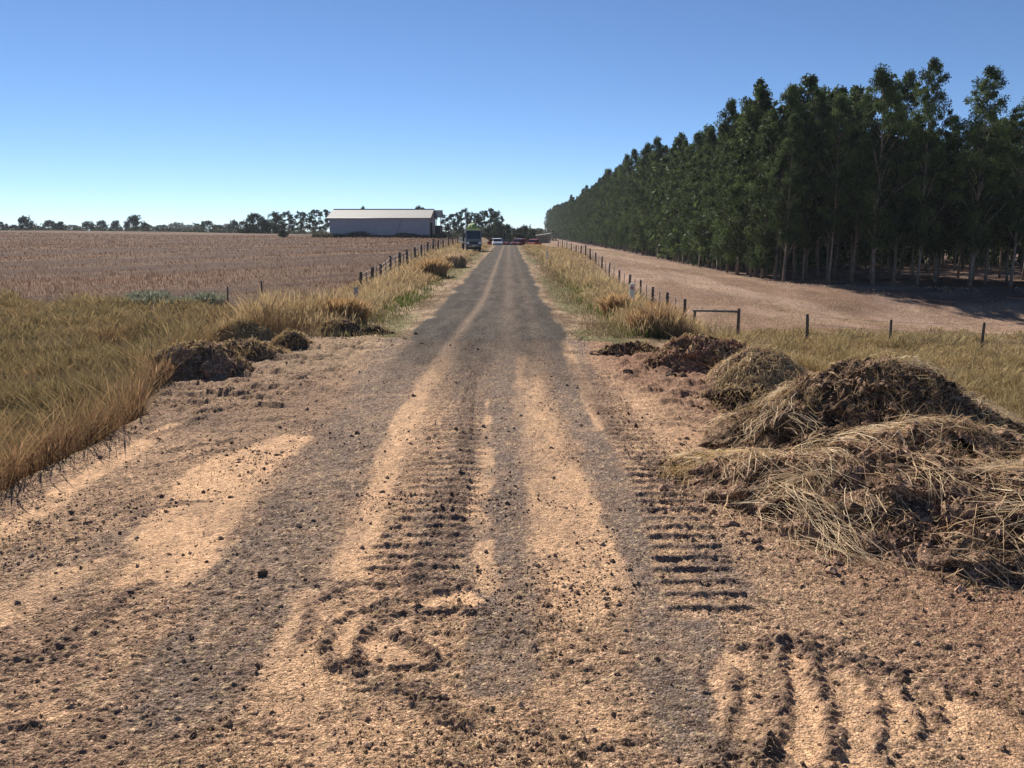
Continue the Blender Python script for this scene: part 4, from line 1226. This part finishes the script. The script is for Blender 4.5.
for k in range(520):
    px = rng.uniform(-60, 560); dd = rng.uniform(300, 420)
    x = (px - 509) / F * dd
    if 330 < px < 440: continue
    z = hz(x, dd); top = 2 + (231 - rng.uniform(226.5, 230)) / F * dd * (1 if px < 500 else .3)
    for zz in np.arange(z + .5, max(top, z + 1.5), 1.1):
        cs.append((x + rng.normal(0, 1), dd, zz)); rs.append(rng.uniform(.8, 1.5))
v, l, s, c = leaf_cloud(np.array(cs), np.array(rs), 18, .9, rng, c0=(.05, .06, .04), c1=(.11, .11, .07))
tag(link('distant_scrub', raw_mesh('distant_scrub', v, l, s, M_leaf, c)), 'thin belt of far low scrub filling the skyline between the distant trees', 'scrub', kind='stuff')
CGp = 'dense dark clump of trees left of the shed'
for i, (px, yt, w, lab) in enumerate([
        (245, 223, 14, 'low tree at the left end of the clump'), (255, 215.5, 22, 'broad dark tree, first tall one of the clump'), (266, 221, 12, 'low tree filling the clump'),
        (276, 214.5, 17, 'tall dark tree second in the clump'), (289, 213.5, 19, 'flat-topped tree in the middle of the clump'), (302, 213, 16, 'flat-topped tree right of the middle'),
        (314, 211.5, 18, 'tallest flat-topped tree of the clump'), (326, 211.5, 18, 'flat-topped tree whose crown reaches the shed'), (337, 215, 14, 'tree half hidden by the left end of the shed')]):
    far_tree(cypk if 'flat' in lab else roundk, i, px, yt, w, 250 + (i * 13) % 20, lab, CGp)
for i, (px, yt, w, lab) in enumerate([(364, 208.6, 9, 'treetop just showing over the left part of the shed roof'), (419, 208.3, 20, 'treetop showing over the right part of the shed roof')]):
    far_tree(cypk, i, px, yt, w, 240, lab, 'trees behind the shed')
RG = 'tall flat-topped trees between the shed and the road'
for i, (px, yt, w, lab) in enumerate([
        (449, 215.5, 17, 'lowest flat-topped tree next to the shed'), (457, 214, 14, 'flat-topped tree second from the shed'), (466, 211, 17, 'flat-topped tree above the parked truck'),
        (475, 214, 14, 'thin-crowned tree right behind the truck load'), (482, 212.5, 16, 'open-crowned tree right of the truck'), (490, 210.3, 18, 'tallest flat-topped tree near the road end'), (498, 213, 14, 'rightmost flat-topped tree of the group near the road')]):
    far_tree(cypk, i + 2, px, yt, w, 260 + (i * 11) % 24, lab, RG)
BG2 = 'low dark trees behind the end of the road'
for i, (px, yt, w, lab) in enumerate([
        (447, 232, 16, 'bush below the flat-topped trees beside the shed'), (459, 231, 16, 'bush left of the truck cab'), (490, 228, 20, 'dark bushy tree under the tallest flat-topped tree'),
        (499, 223.5, 18, 'dark tree right under the flat-topped group'), (509, 226, 16, 'dark round tree above the maroon car'), (518, 229, 12, 'low dark tree between two round ones'),
        (525, 227, 18, 'broad dark tree right of the road end'), (532, 230, 12, 'last dark tree before the hazy gap'), (478, 231, 16, 'dark bush behind the truck tray'), (468, 232, 14, 'dark bush behind the truck cab')]):
    far_tree(roundk, i, px, yt, w, 215 + (i * 7) % 15, lab, BG2, sink=.5)


# ------------------------------------------------------------------ fences
def post_mb(h, r, lean=0):
    mb = MB()
    mb.tube([(0, 0, -.3), (lean * .3, 0, h * .5), (lean, 0, h - .02), (lean, 0, h)], [r * 1.05, r, r * .95, r * .75], 8)
    return mb


def fence(name, pts, label, post_r=.075, h=1.15, wires=4, thick_every=1, droppers=0, seed=1, mat=None):
    rng = np.random.default_rng(seed)
    x0, y0 = pts[0]
    root = empty(name, (x0, y0, hz(x0, y0))); z0 = root.location.z
    kinds = [post_mb(h, post_r, l_).mesh('post', mat or M_post, True) for l_ in (0, .06, -.05)]
    P = []
    for i, (x, y) in enumerate(pts):
        z = hz(x, y)
        hh = rng.uniform(.9, 1.08)
        o = link('post', kinds[rng.integers(3)], root); o.location = (x - x0, y - y0, z - z0)
        o.rotation_euler = (rng.normal(0, .02), rng.normal(0, .02), rng.uniform(0, 6)); o.scale = (rng.uniform(.85, 1.2),) * 2 + (hh,)
        P.append((x - x0, y - y0, z - z0, hh))
    if droppers:
        dm = post_mb(h * .92, post_r * .35).mesh('dropper', M_rail, True)
        for a, b in zip(P[:-1], P[1:]):
            for k in range(droppers):
                t = (k + 1) / (droppers + 1)
                x, y = a[0] + (b[0] - a[0]) * t, a[1] + (b[1] - a[1]) * t
                o = link('dropper', dm, root); o.location = (x, y, hz(x + x0, y + y0) - z0)
    for w in range(wires):
        mb = MB()
        zz = h * (.28 + .62 * w / max(1, wires - 1))
        mb.tube([(p[0], p[1] + 0, p[2] + zz * p[3]) for p in P], .007, 4)
        mb.build('wire', M_wire, root)
    tag(root, label, 'fence')
    return root


lf = [(LF, y) for y in (38.2, 41.3, 44.2, 48, 52, 56, 60.5, 65, 70, 75, 80.5, 87, 94, 102, 111, 121, 132, 145)]
fence('post_and_wire_fence', lf, 'left post and wire fence climbing beside the stubble towards the shed', .085, 1.2, 4, droppers=1, seed=71)
rf = [(RF + .15, y) for y in (39.5, 44, 48.5, 53, 58, 63.5, 70, 75.5, 81, 86.5, 92, 98, 105, 113, 122, 132, 143)]
fence('post_and_wire_fence', rf, 'right post and wire fence running away between golden verge and pale pasture', .08, 1.15, 4, droppers=1, seed=72)
cf = [(9.75, 34.6), (12.7, 34.0), (15.6, 32.6), (18.6, 31.3), (21.8, 30.3), (25, 29.3)]
fence('cross_fence', cf[1:], 'thin-posted cross fence running right from the wooden rail at the pasture edge', .06, 1.15, 3, seed=73)
sx, sy = 8.15, 35.2
root = empty('strainer_assembly', (sx, sy, hz(sx, sy))); z0 = root.location.z
post_mb(1.22, .07).build('post', M_post, root, True)
o = post_mb(1.32, .07).build('post', M_post, root, True); ex, ey = 9.85 - sx, 34.4 - sy
o.location = (ex, ey, hz(sx + ex, sy + ey) - z0)
mb = MB(); mb.tube([(-.1, .0, 1.19), (ex * .5, ey * .5, (1.19 + o.location.z + 1.18) / 2), (ex + .05, ey, o.location.z + 1.18)], .05, 8)
mb.build('rail', M_rail, root, True)
tag(root, 'wooden end assembly of two posts and a level top rail at the paddock corner', 'fence corner')

# marker posts
MG = 'short marker posts in the verge'
def marker(px, py, h, w, mat, label, zlev):
    x, y, _ = G(px, py, zlev)
    root = empty('marker_post', (x, y, hz(x, y)))
    MB().prism([(-w / 2, -.3), (w / 2, -.3), (w / 2, h - .03), (w * .3, h), (-w * .3, h), (-w / 2, h - .03)], 'y', -.018, .018).build('post', mat, root)
    if mat is M_white:
        MB().box((0, -.0215, h - .12), (w * .6, .006, .07), .001).build('reflector', flat_mat('red reflector', (.35, .03, .02), .3), root)
    tag(root, label, 'marker post', MG)
    return root


marker(631, 322, 1.05, .12, M_white, 'white marker post in the tall grass on the right verge', -.5)
marker(547, 266, .9, .10, M_white, 'white marker post farther along the right gravel edge', -.15)
marker(357, 316, .85, .11, flat_mat('grey marker', (.34, .32, .31), .7), 'grey marker post within the golden clump on the left', -.35)
OG = 'old dark posts standing in the left grass'
for px, py, h, zl, lab in ((228, 304, 1.0, -1.1, 'old dark post in the left grass, nearest the blue-green shrubs'), (313, 306, .8, -1.0, 'short dark stump in the grass near the golden clump'), (262, 300, 1.0, -1.1, 'thin old post between the stump and the shrubs')):
    x, y, _ = G(px, py, zl)
    o = post_mb(h * .85, .035, .03).build('old_post', M_post, None, True); o.location = (x, y, hz(x, y)); tag(o, lab, 'post', OG)


# ------------------------------------------------------------------ shed
def corrugated(name, col, scale, rough=.5, metal=.0, axis='X', noise=.08):
    m = flat_mat(name, col, rough, metal, noise=noise, scale=.8)
    nt = m.node_tree; N = nt.nodes; L = nt.links
    tc = N.new('ShaderNodeTexCoord'); wv = N.new('ShaderNodeTexWave'); wv.wave_type = 'BANDS'; wv.bands_direction = axis
    wv.inputs['Scale'].default_value = scale
    L.new(tc.outputs['Object'], wv.inputs['Vector'])
    bp = N.new('ShaderNodeBump'); bp.inputs['Distance'].default_value = .03; bp.inputs['Strength'].default_value = .5
    L.new(wv.outputs['Fac'], bp.inputs['Height']); L.new(bp.outputs[0], N['Principled BSDF'].inputs['Normal'])
    return m


M_wall = corrugated('pale corrugated wall', (.42, .38, .41), 1.6)
M_roof = corrugated('pale roof iron', (.20, .195, .195), 1.6, .75)
M_mar = flat_mat('maroon flashing', (.16, .035, .035), .6, noise=.1)
M_dkint = flat_mat('painted interior shade', (.05, .045, .045), .9)  # near-black colour standing in for the shade indoors
SD = 170.0
xl = (333 - 509) / F * SD; xr = (431 - 509) / F * SD
Ls = xr - xl; Wd = 12.0; zs = .32; eave = 4.35; ridge = 6.15
shed = empty('farm_shed', (xl, SD, zs), math.radians(-1.2))
MB().box((Ls / 2, .06, eave / 2), (Ls, .12, eave)).build('wall', M_wall, shed)
MB().box((Ls / 2, Wd - .06, eave / 2), (Ls, .12, eave)).build('wall', M_wall, shed)
MB().prism([(.13, 0), (Wd - .13, 0), (Wd - .13, eave - .05), (Wd / 2, ridge - .12), (.13, eave - .05)], 'x', Ls - .15, Ls).build('gable_wall', M_wall, shed)
MB().prism([(.13, 0), (Wd - .13, 0), (Wd - .13, eave - .05), (Wd / 2, ridge - .12), (.13, eave - .05)], 'x', 0, .15).build('gable_wall', M_wall, shed)
rf_ = MB().prism([(-.45, eave - .12), (Wd / 2, ridge), (Wd + .45, eave - .12), (Wd + .45, eave - .02), (Wd / 2, ridge + .10), (-.45, eave - .02)], 'x', -.5, Ls + .35).build('roof', M_roof, shed)
MB().box((Ls / 2, Wd / 2, ridge + .13), (Ls + .8, .5, .06), .01).build('ridge_cap', M_roof, rf_)
MB().prism([(-.45, eave - .30), (Wd / 2, ridge - .16), (Wd + .45, eave - .30), (Wd + .45, eave + .02), (Wd / 2, ridge + .14), (-.45, eave + .02)], 'x', Ls + .352, Ls + .42).build('barge_board', M_mar, shed)
MB().tube([(-.4, -.50, eave - .1), (Ls + .3, -.50, eave - .1)], .07, 8).build('gutter', flat_mat('gutter', (.45, .4, .4), .5), shed, True)
MB().tube([(Ls * .66, -.05, .3), (Ls * .72, -.06, eave - .3)], .05, 6).build('brace_rod', M_rail, shed)
MB().box((Ls + .02, 3.2, 1.7), (.06, 3.6, 3.4)).build('door', M_dkint, shed)  # flat dark panel painted for the unlit inside of the shed
MB().box((Ls * .35, -.02, 1.1), (.9, .05, 2.1), .01).build('side_door', flat_mat('side door', (.40, .34, .37), .5), shed)
tag(shed, 'long pale corrugated farm shed with a low gabled roof on the left skyline', 'shed')
# little open porch roof at its right end
lean = empty('open_bay_shelter', (xr + .25, SD + 5, zs), 0)
rfp = MB().prism([(-2.0, 4.5), (0, 5.9), (2.0, 4.5), (2.0, 4.6), (0, 6.02), (-2.0, 4.6)], 'x', .4, 2.0).build('roof', M_roof, lean)
MB().prism([(-2.0, 4.35), (0, 5.75), (2.0, 4.35), (2.0, 4.65), (0, 6.06), (-2.0, 4.65)], 'x', 2.003, 2.1).build('barge_board', M_mar, lean)
for px_, py_ in ((.6, -1.8), (1.8, -1.8), (.6, 1.8), (1.8, 1.8)):
    MB().box((px_, py_, 2.25), (.14, .14, 4.5), .01).build('post', M_rail, lean)
MB().box((1.2, 0, 1.4), (1.4, 3.0, 2.8), .05).build('shade_block', M_dkint, lean)  # solid dark block put in for the shade below the porch roof
tag(lean, 'small open gabled shelter with a maroon edge at the right end of the shed', 'shelter')
# weeds at the shed foot
rng = np.random.default_rng(80)
n = 5000
x = rng.uniform(xl - 3, xr + 8, n); y = SD - 1.5 + rng.normal(0, .9, n)
P = np.stack([x, y, H(x, y) - .05], 1)
v, l, s, c = blades(P, rng.uniform(.3, 1.1, n) * (.5 + vn(x / 2, y * 0, 88)), np.full(n, .16), mixc((.05, .065, .04), (.14, .13, .08), rng.random(n)), bend=.6, rng=rng)
tag(link('weeds', raw_mesh('weeds', v, l, s, M_grass, c)), 'dark weeds growing along the foot of the shed wall', 'weeds', kind='stuff')
far_tree(roundk, 2, 283, 230.3, 12, 165, 'low dark bush at the field crest left of the shed', 'bushes on the crest')

# ------------------------------------------------------------------ truck
M_body = flat_mat('silver truck paint', (.14, .14, .145), .35, .2, noise=.05)
M_glass = flat_mat('dark glass', (.015, .018, .022), .08, spec=.6)
M_black = flat_mat('black plastic', (.025, .025, .028), .6)
M_tyre = flat_mat('tyre rubber', (.02, .02, .02), .9)
M_lamp = flat_mat('lamp glass', (.75, .75, .72), .2)
M_amber = flat_mat('amber lens', (.6, .22, .02), .3)
M_lime = flat_mat('lime high-visibility cloth', (.27, .38, .07), .7, noise=.25, scale=3, bump=.08)
M_steel = flat_mat('steel rim', (.4, .4, .4), .4, .7)
tx, ty = -3.62, 84.0
truck = empty('light_truck', (tx, ty, hz(tx, ty) + .02), math.radians(10))
W_ = 1.62
MB().prism([(0, .55), (.02, 1.15), (.16, 2.12), (.30, 2.22), (1.55, 2.22), (1.62, 2.1), (1.62, .55)], 'x', -W_ / 2, W_ / 2).build('cab', M_body, truck)
MB().prism([(.015, 1.28), (.135, 2.02), (.115, 2.04), (-.006, 1.28)], 'x', -W_ / 2 + .12, W_ / 2 - .12).build('windscreen', M_glass, truck)
for sd in (-1, 1):
    MB().box((sd * (W_ / 2 + .006), .75, 1.62), (.014, .85, .55), .004).build('side_window', M_glass, truck)
    MB().box((sd * .62, -.015, .86), (.30, .05, .17), .015).build('headlight', M_lamp, truck)
    MB().box((sd * .80, -.012, .87), (.08, .05, .13), .01).build('indicator', M_amber, truck)
    mr_ = MB().box((sd * (W_ / 2 + .17), -.02, 1.62), (.16, .07, .34), .02).build('mirror', M_black, truck)
    MB().tube([(sd * (W_ / 2 - .02), .05, 1.75), (sd * (W_ / 2 + .15), -.01, 1.72)], .012, 6).build('mirror_arm', M_black, mr_)
    MB().box((sd * (W_ / 2 + .012), .75, 1.0), (.02, .9, .5), .005).build('door', M_body, truck)
    for yy in (.55, 3.9):
        a = sd * (W_ / 2 - .14)
        wh = empty('wheel', (a, yy, .38)); wh.parent = truck
        MB().tube([(-.11, 0, 0), (-.08, 0, 0), (.08, 0, 0), (.11, 0, 0)], [.34, .38, .38, .34], 20).build('tyre', M_tyre, wh)
        MB().tube([(-.116, 0, 0), (.116, 0, 0)], .20, 14).build('rim', M_steel, wh)
    MB().tube([(sd * .3, -.02, 1.27), (sd * .3 - .35, .02, 1.55)], .01, 4).build('wiper', M_black, truck)
MB().box((0, -.06, .58), (W_, .16, .16), .03).build('bumper', M_body, truck)
MB().box((0, -.012, .88), (.86, .04, .20), .01).build('grille', M_black, truck)
MB().box((0, -.15, .58), (.38, .02, .11), .003).build('number_plate', M_white, truck)
MB().box((0, 3.35, .78), (1.0, 3.3, .16), .01).build('chassis', M_black, truck)
MB().box((0, 3.45, .96), (1.9, 3.5, .12), .01).build('tray', M_steel, truck)
for sd in (-1, 1):
    MB().box((sd * .93, 3.45, 1.22), (.05, 3.5, .40), .01).build('side_board', M_black, truck)
MB().box((0, 1.76, 1.65), (1.8, .07, 1.25), .01).build('headboard', M_black, truck)
MB().box((0, .08, 2.17), (1.5, .16, .12), .02).build('sun_visor', flat_mat('pale lime trim', (.50, .56, .30), .6), truck)
MB().box((0, .06, .33), (W_ * .96, .12, .26), .02).build('dark_underside', M_black, truck)  # dark box filling the underside below the bumper
br = MB().box((0, .72, 2.275), (1.5, .28, .10), .03).build('light_bar', M_lime, truck)
tag(truck, 'silver cab-over light truck parked nose-on at the left road edge', 'truck')
# lime load: heaped bags behind the cab
bm = bmesh.new(); bmesh.ops.create_icosphere(bm, subdivisions=4, radius=1)
for vt in bm.verts:
    p = vt.co
    nz = float(fbm(np.array([p.x * 2.2 + 5]), np.array([p.y * 2.2 + p.z * 2.9]), 3, 91)[0])
    k = .75 + .6 * nz
    q = max(0, p.z)
    vt.co = Vector((p.x * k * .85 * (1 - .25 * q), p.y * k * 1.2 * (1 - .2 * q), p.z * k * .95 if p.z > 0 else p.z * .15))
me = bpy.data.meshes.new('covered_load'); bm.to_mesh(me); bm.free(); me.materials.append(M_lime)
o = link('covered_load', me); o.location = (tx - .28, ty + 3.1, truck.location.z + 2.05)
o.scale = (.66, .8, .85)
tag(o, 'peaked lime green covered load standing above the truck cab', 'load')
MB().box((0, 0, -.42), (1.3, 1.9, .78), .06).build('crate', M_rail, o)


# ------------------------------------------------------------------ cars at the end of the road
def car(x, y, paint, label, rz=0, name='parked_car', wagon=True):
    root = empty(name, (x, y, hz(x, y) + .01), rz)
    w = 1.78
    prof = [(0, .38), (.02, .72), (.25, .92), (1.05, 1.02), (4.45, 1.02), (4.55, .8), (4.55, .38)]
    MB().prism(prof, 'x', -w / 2, w / 2).build('body', paint, root)
    cp = [(.95, 1.0), (1.65, 1.55), (4.0 if wagon else 2.9, 1.60), (4.4 if wagon else 3.2, 1.0)]
    MB().prism(cp, 'x', -w / 2 + .12, w / 2 - .12).build('roof', paint, root)
    MB().prism([(1.02, 1.08), (1.60, 1.50), (1.585, 1.515), (.99, 1.08)], 'x', -w / 2 + .2, w / 2 - .2).build('windscreen', M_glass, root)
    for sd in (-1, 1):
        MB().prism([(1.25, 1.08), (1.72, 1.50), (3.8 if wagon else 2.75, 1.50), (4.1 if wagon else 2.95, 1.08)], 'x', sd * (w / 2 - .118), sd * (w / 2 - .10)).build('side_window', M_glass, root)
        MB().box((sd * .66, .0, .76), (.30, .08, .14), .02).build('headlight', M_lamp, root)
        for yy in (.85, 3.65):
            wh = empty('wheel', (sd * (w / 2 - .10), yy, .33)); wh.parent = root
            MB().tube([(-.11, 0, 0), (-.08, 0, 0), (.08, 0, 0), (.11, 0, 0)], [.30, .33, .33, .30], 16).build('tyre', M_tyre, wh)
            MB().tube([(-.115, 0, 0), (.115, 0, 0)], .2, 12).build('rim', M_steel, wh)
    MB().box((0, -.02, .48), (w * .96, .12, .18), .03).build('bumper', M_black, root)
    tag(root, label, 'car', 'cars parked at the far end of the road')
    return root


P_white = flat_mat('white car paint', (.72, .73, .74), .3)
P_mar = flat_mat('maroon car paint', (.22, .025, .025), .3)
P_red = flat_mat('red car paint', (.42, .035, .02), .3)
car(-2.0, 146, P_white, 'white car parked left of the road end', .06)
car(1.0, 148, P_mar, 'maroon car parked in the middle of the road end', -.35)
car(3.8, 150, P_red, 'bright red low car right of the road end', -.35, wagon=False)
car(-.2, 160, P_mar, 'maroon vehicle glimpsed between the white and maroon cars', .9)
# low pale-roofed stock shelter far right of the road end
sh = empty('stock_shelter', (9.0, 215, hz(9.0, 215)), 0)
MB().prism([(-2, 1.9), (2, 2.5), (2, 2.62), (-2, 2.02)], 'y', -2, 2).build('roof', flat_mat('white roof', (.7, .7, .68), .5), sh)
MB().box((0, 1.5, 1.0), (3.6, .1, 2.0)).build('wall', flat_mat('weathered iron', (.30, .28, .26), .7, noise=.15), sh)
for a in (-1.8, 1.8):
    MB().box((a, -1.8, .97), (.12, .12, 1.9)).build('post', M_rail, sh)
tag(sh, 'low pale-roofed stock shelter beyond the right verge at the road end', 'shelter')

# ------------------------------------------------------------------ air
HAZE = .00012
hb = MB().box((0, 1770, 11.5), (5400, 3660, 37)).build('haze', bpy.data.materials.new('haze air'))
hm = hb.data.materials[0]; hm.use_nodes = True; nt = hm.node_tree
nt.nodes.remove(nt.nodes['Principled BSDF'])
pv_ = nt.nodes.new('ShaderNodeVolumePrincipled'); pv_.inputs['Density'].default_value = HAZE
pv_.inputs['Color'].default_value = (.80, .88, 1.0, 1); pv_.inputs['Anisotropy'].default_value = .2
nt.links.new(pv_.outputs[0], nt.nodes['Material Output'].inputs['Volume'])
tag(hb, 'thin pale air that softens the far trees', 'haze', kind='stuff')

# ------------------------------------------------------------------ light
SUN_AZ = 24      # degrees left of the road direction
SUN_EL = 33.5
sd = Vector((-math.sin(math.radians(SUN_AZ)) * math.cos(math.radians(SUN_EL)), math.cos(math.radians(SUN_AZ)) * math.cos(math.radians(SUN_EL)), math.sin(math.radians(SUN_EL))))
sun = bpy.data.lights.new('sun', 'SUN'); sun.energy = 5.0; sun.angle = math.radians(.53); sun.color = (1.0, .93, .83)
so = bpy.data.objects.new('sun', sun); COL.objects.link(so)
so.rotation_euler = (-sd).to_track_quat('-Z', 'Y').to_euler()
wd = bpy.data.worlds.new('World'); scene.world = wd; wd.use_nodes = True
nt = wd.node_tree
sky = nt.nodes.new('ShaderNodeTexSky'); sky.sky_type = 'NISHITA'; sky.sun_disc = False
sky.sun_elevation = math.radians(SUN_EL); sky.sun_rotation = math.radians(-SUN_AZ)
sky.air_density = .72; sky.dust_density = 0.0; sky.ozone_density = 5.5; sky.altitude = 1500
bg = nt.nodes['Background']; bg.inputs['Strength'].default_value = .066
nt.links.new(sky.outputs[0], bg.inputs['Color'])

vs = scene.view_settings
vs.view_transform = 'Standard'; vs.look = 'None'; vs.exposure = 0.77; vs.gamma = 1
scene.render.engine = 'CYCLES'
scene.cycles.use_denoising = True
scene.cycles.denoising_prefilter = 'ACCURATE'
scene.cycles.denoising_input_passes = 'RGB_ALBEDO_NORMAL'
scene.cycles.max_bounces = 5
scene.cycles.diffuse_bounces = 3
scene.cycles.transparent_max_bounces = 4
scene.cycles.transmission_bounces = 3
print('trees', count)
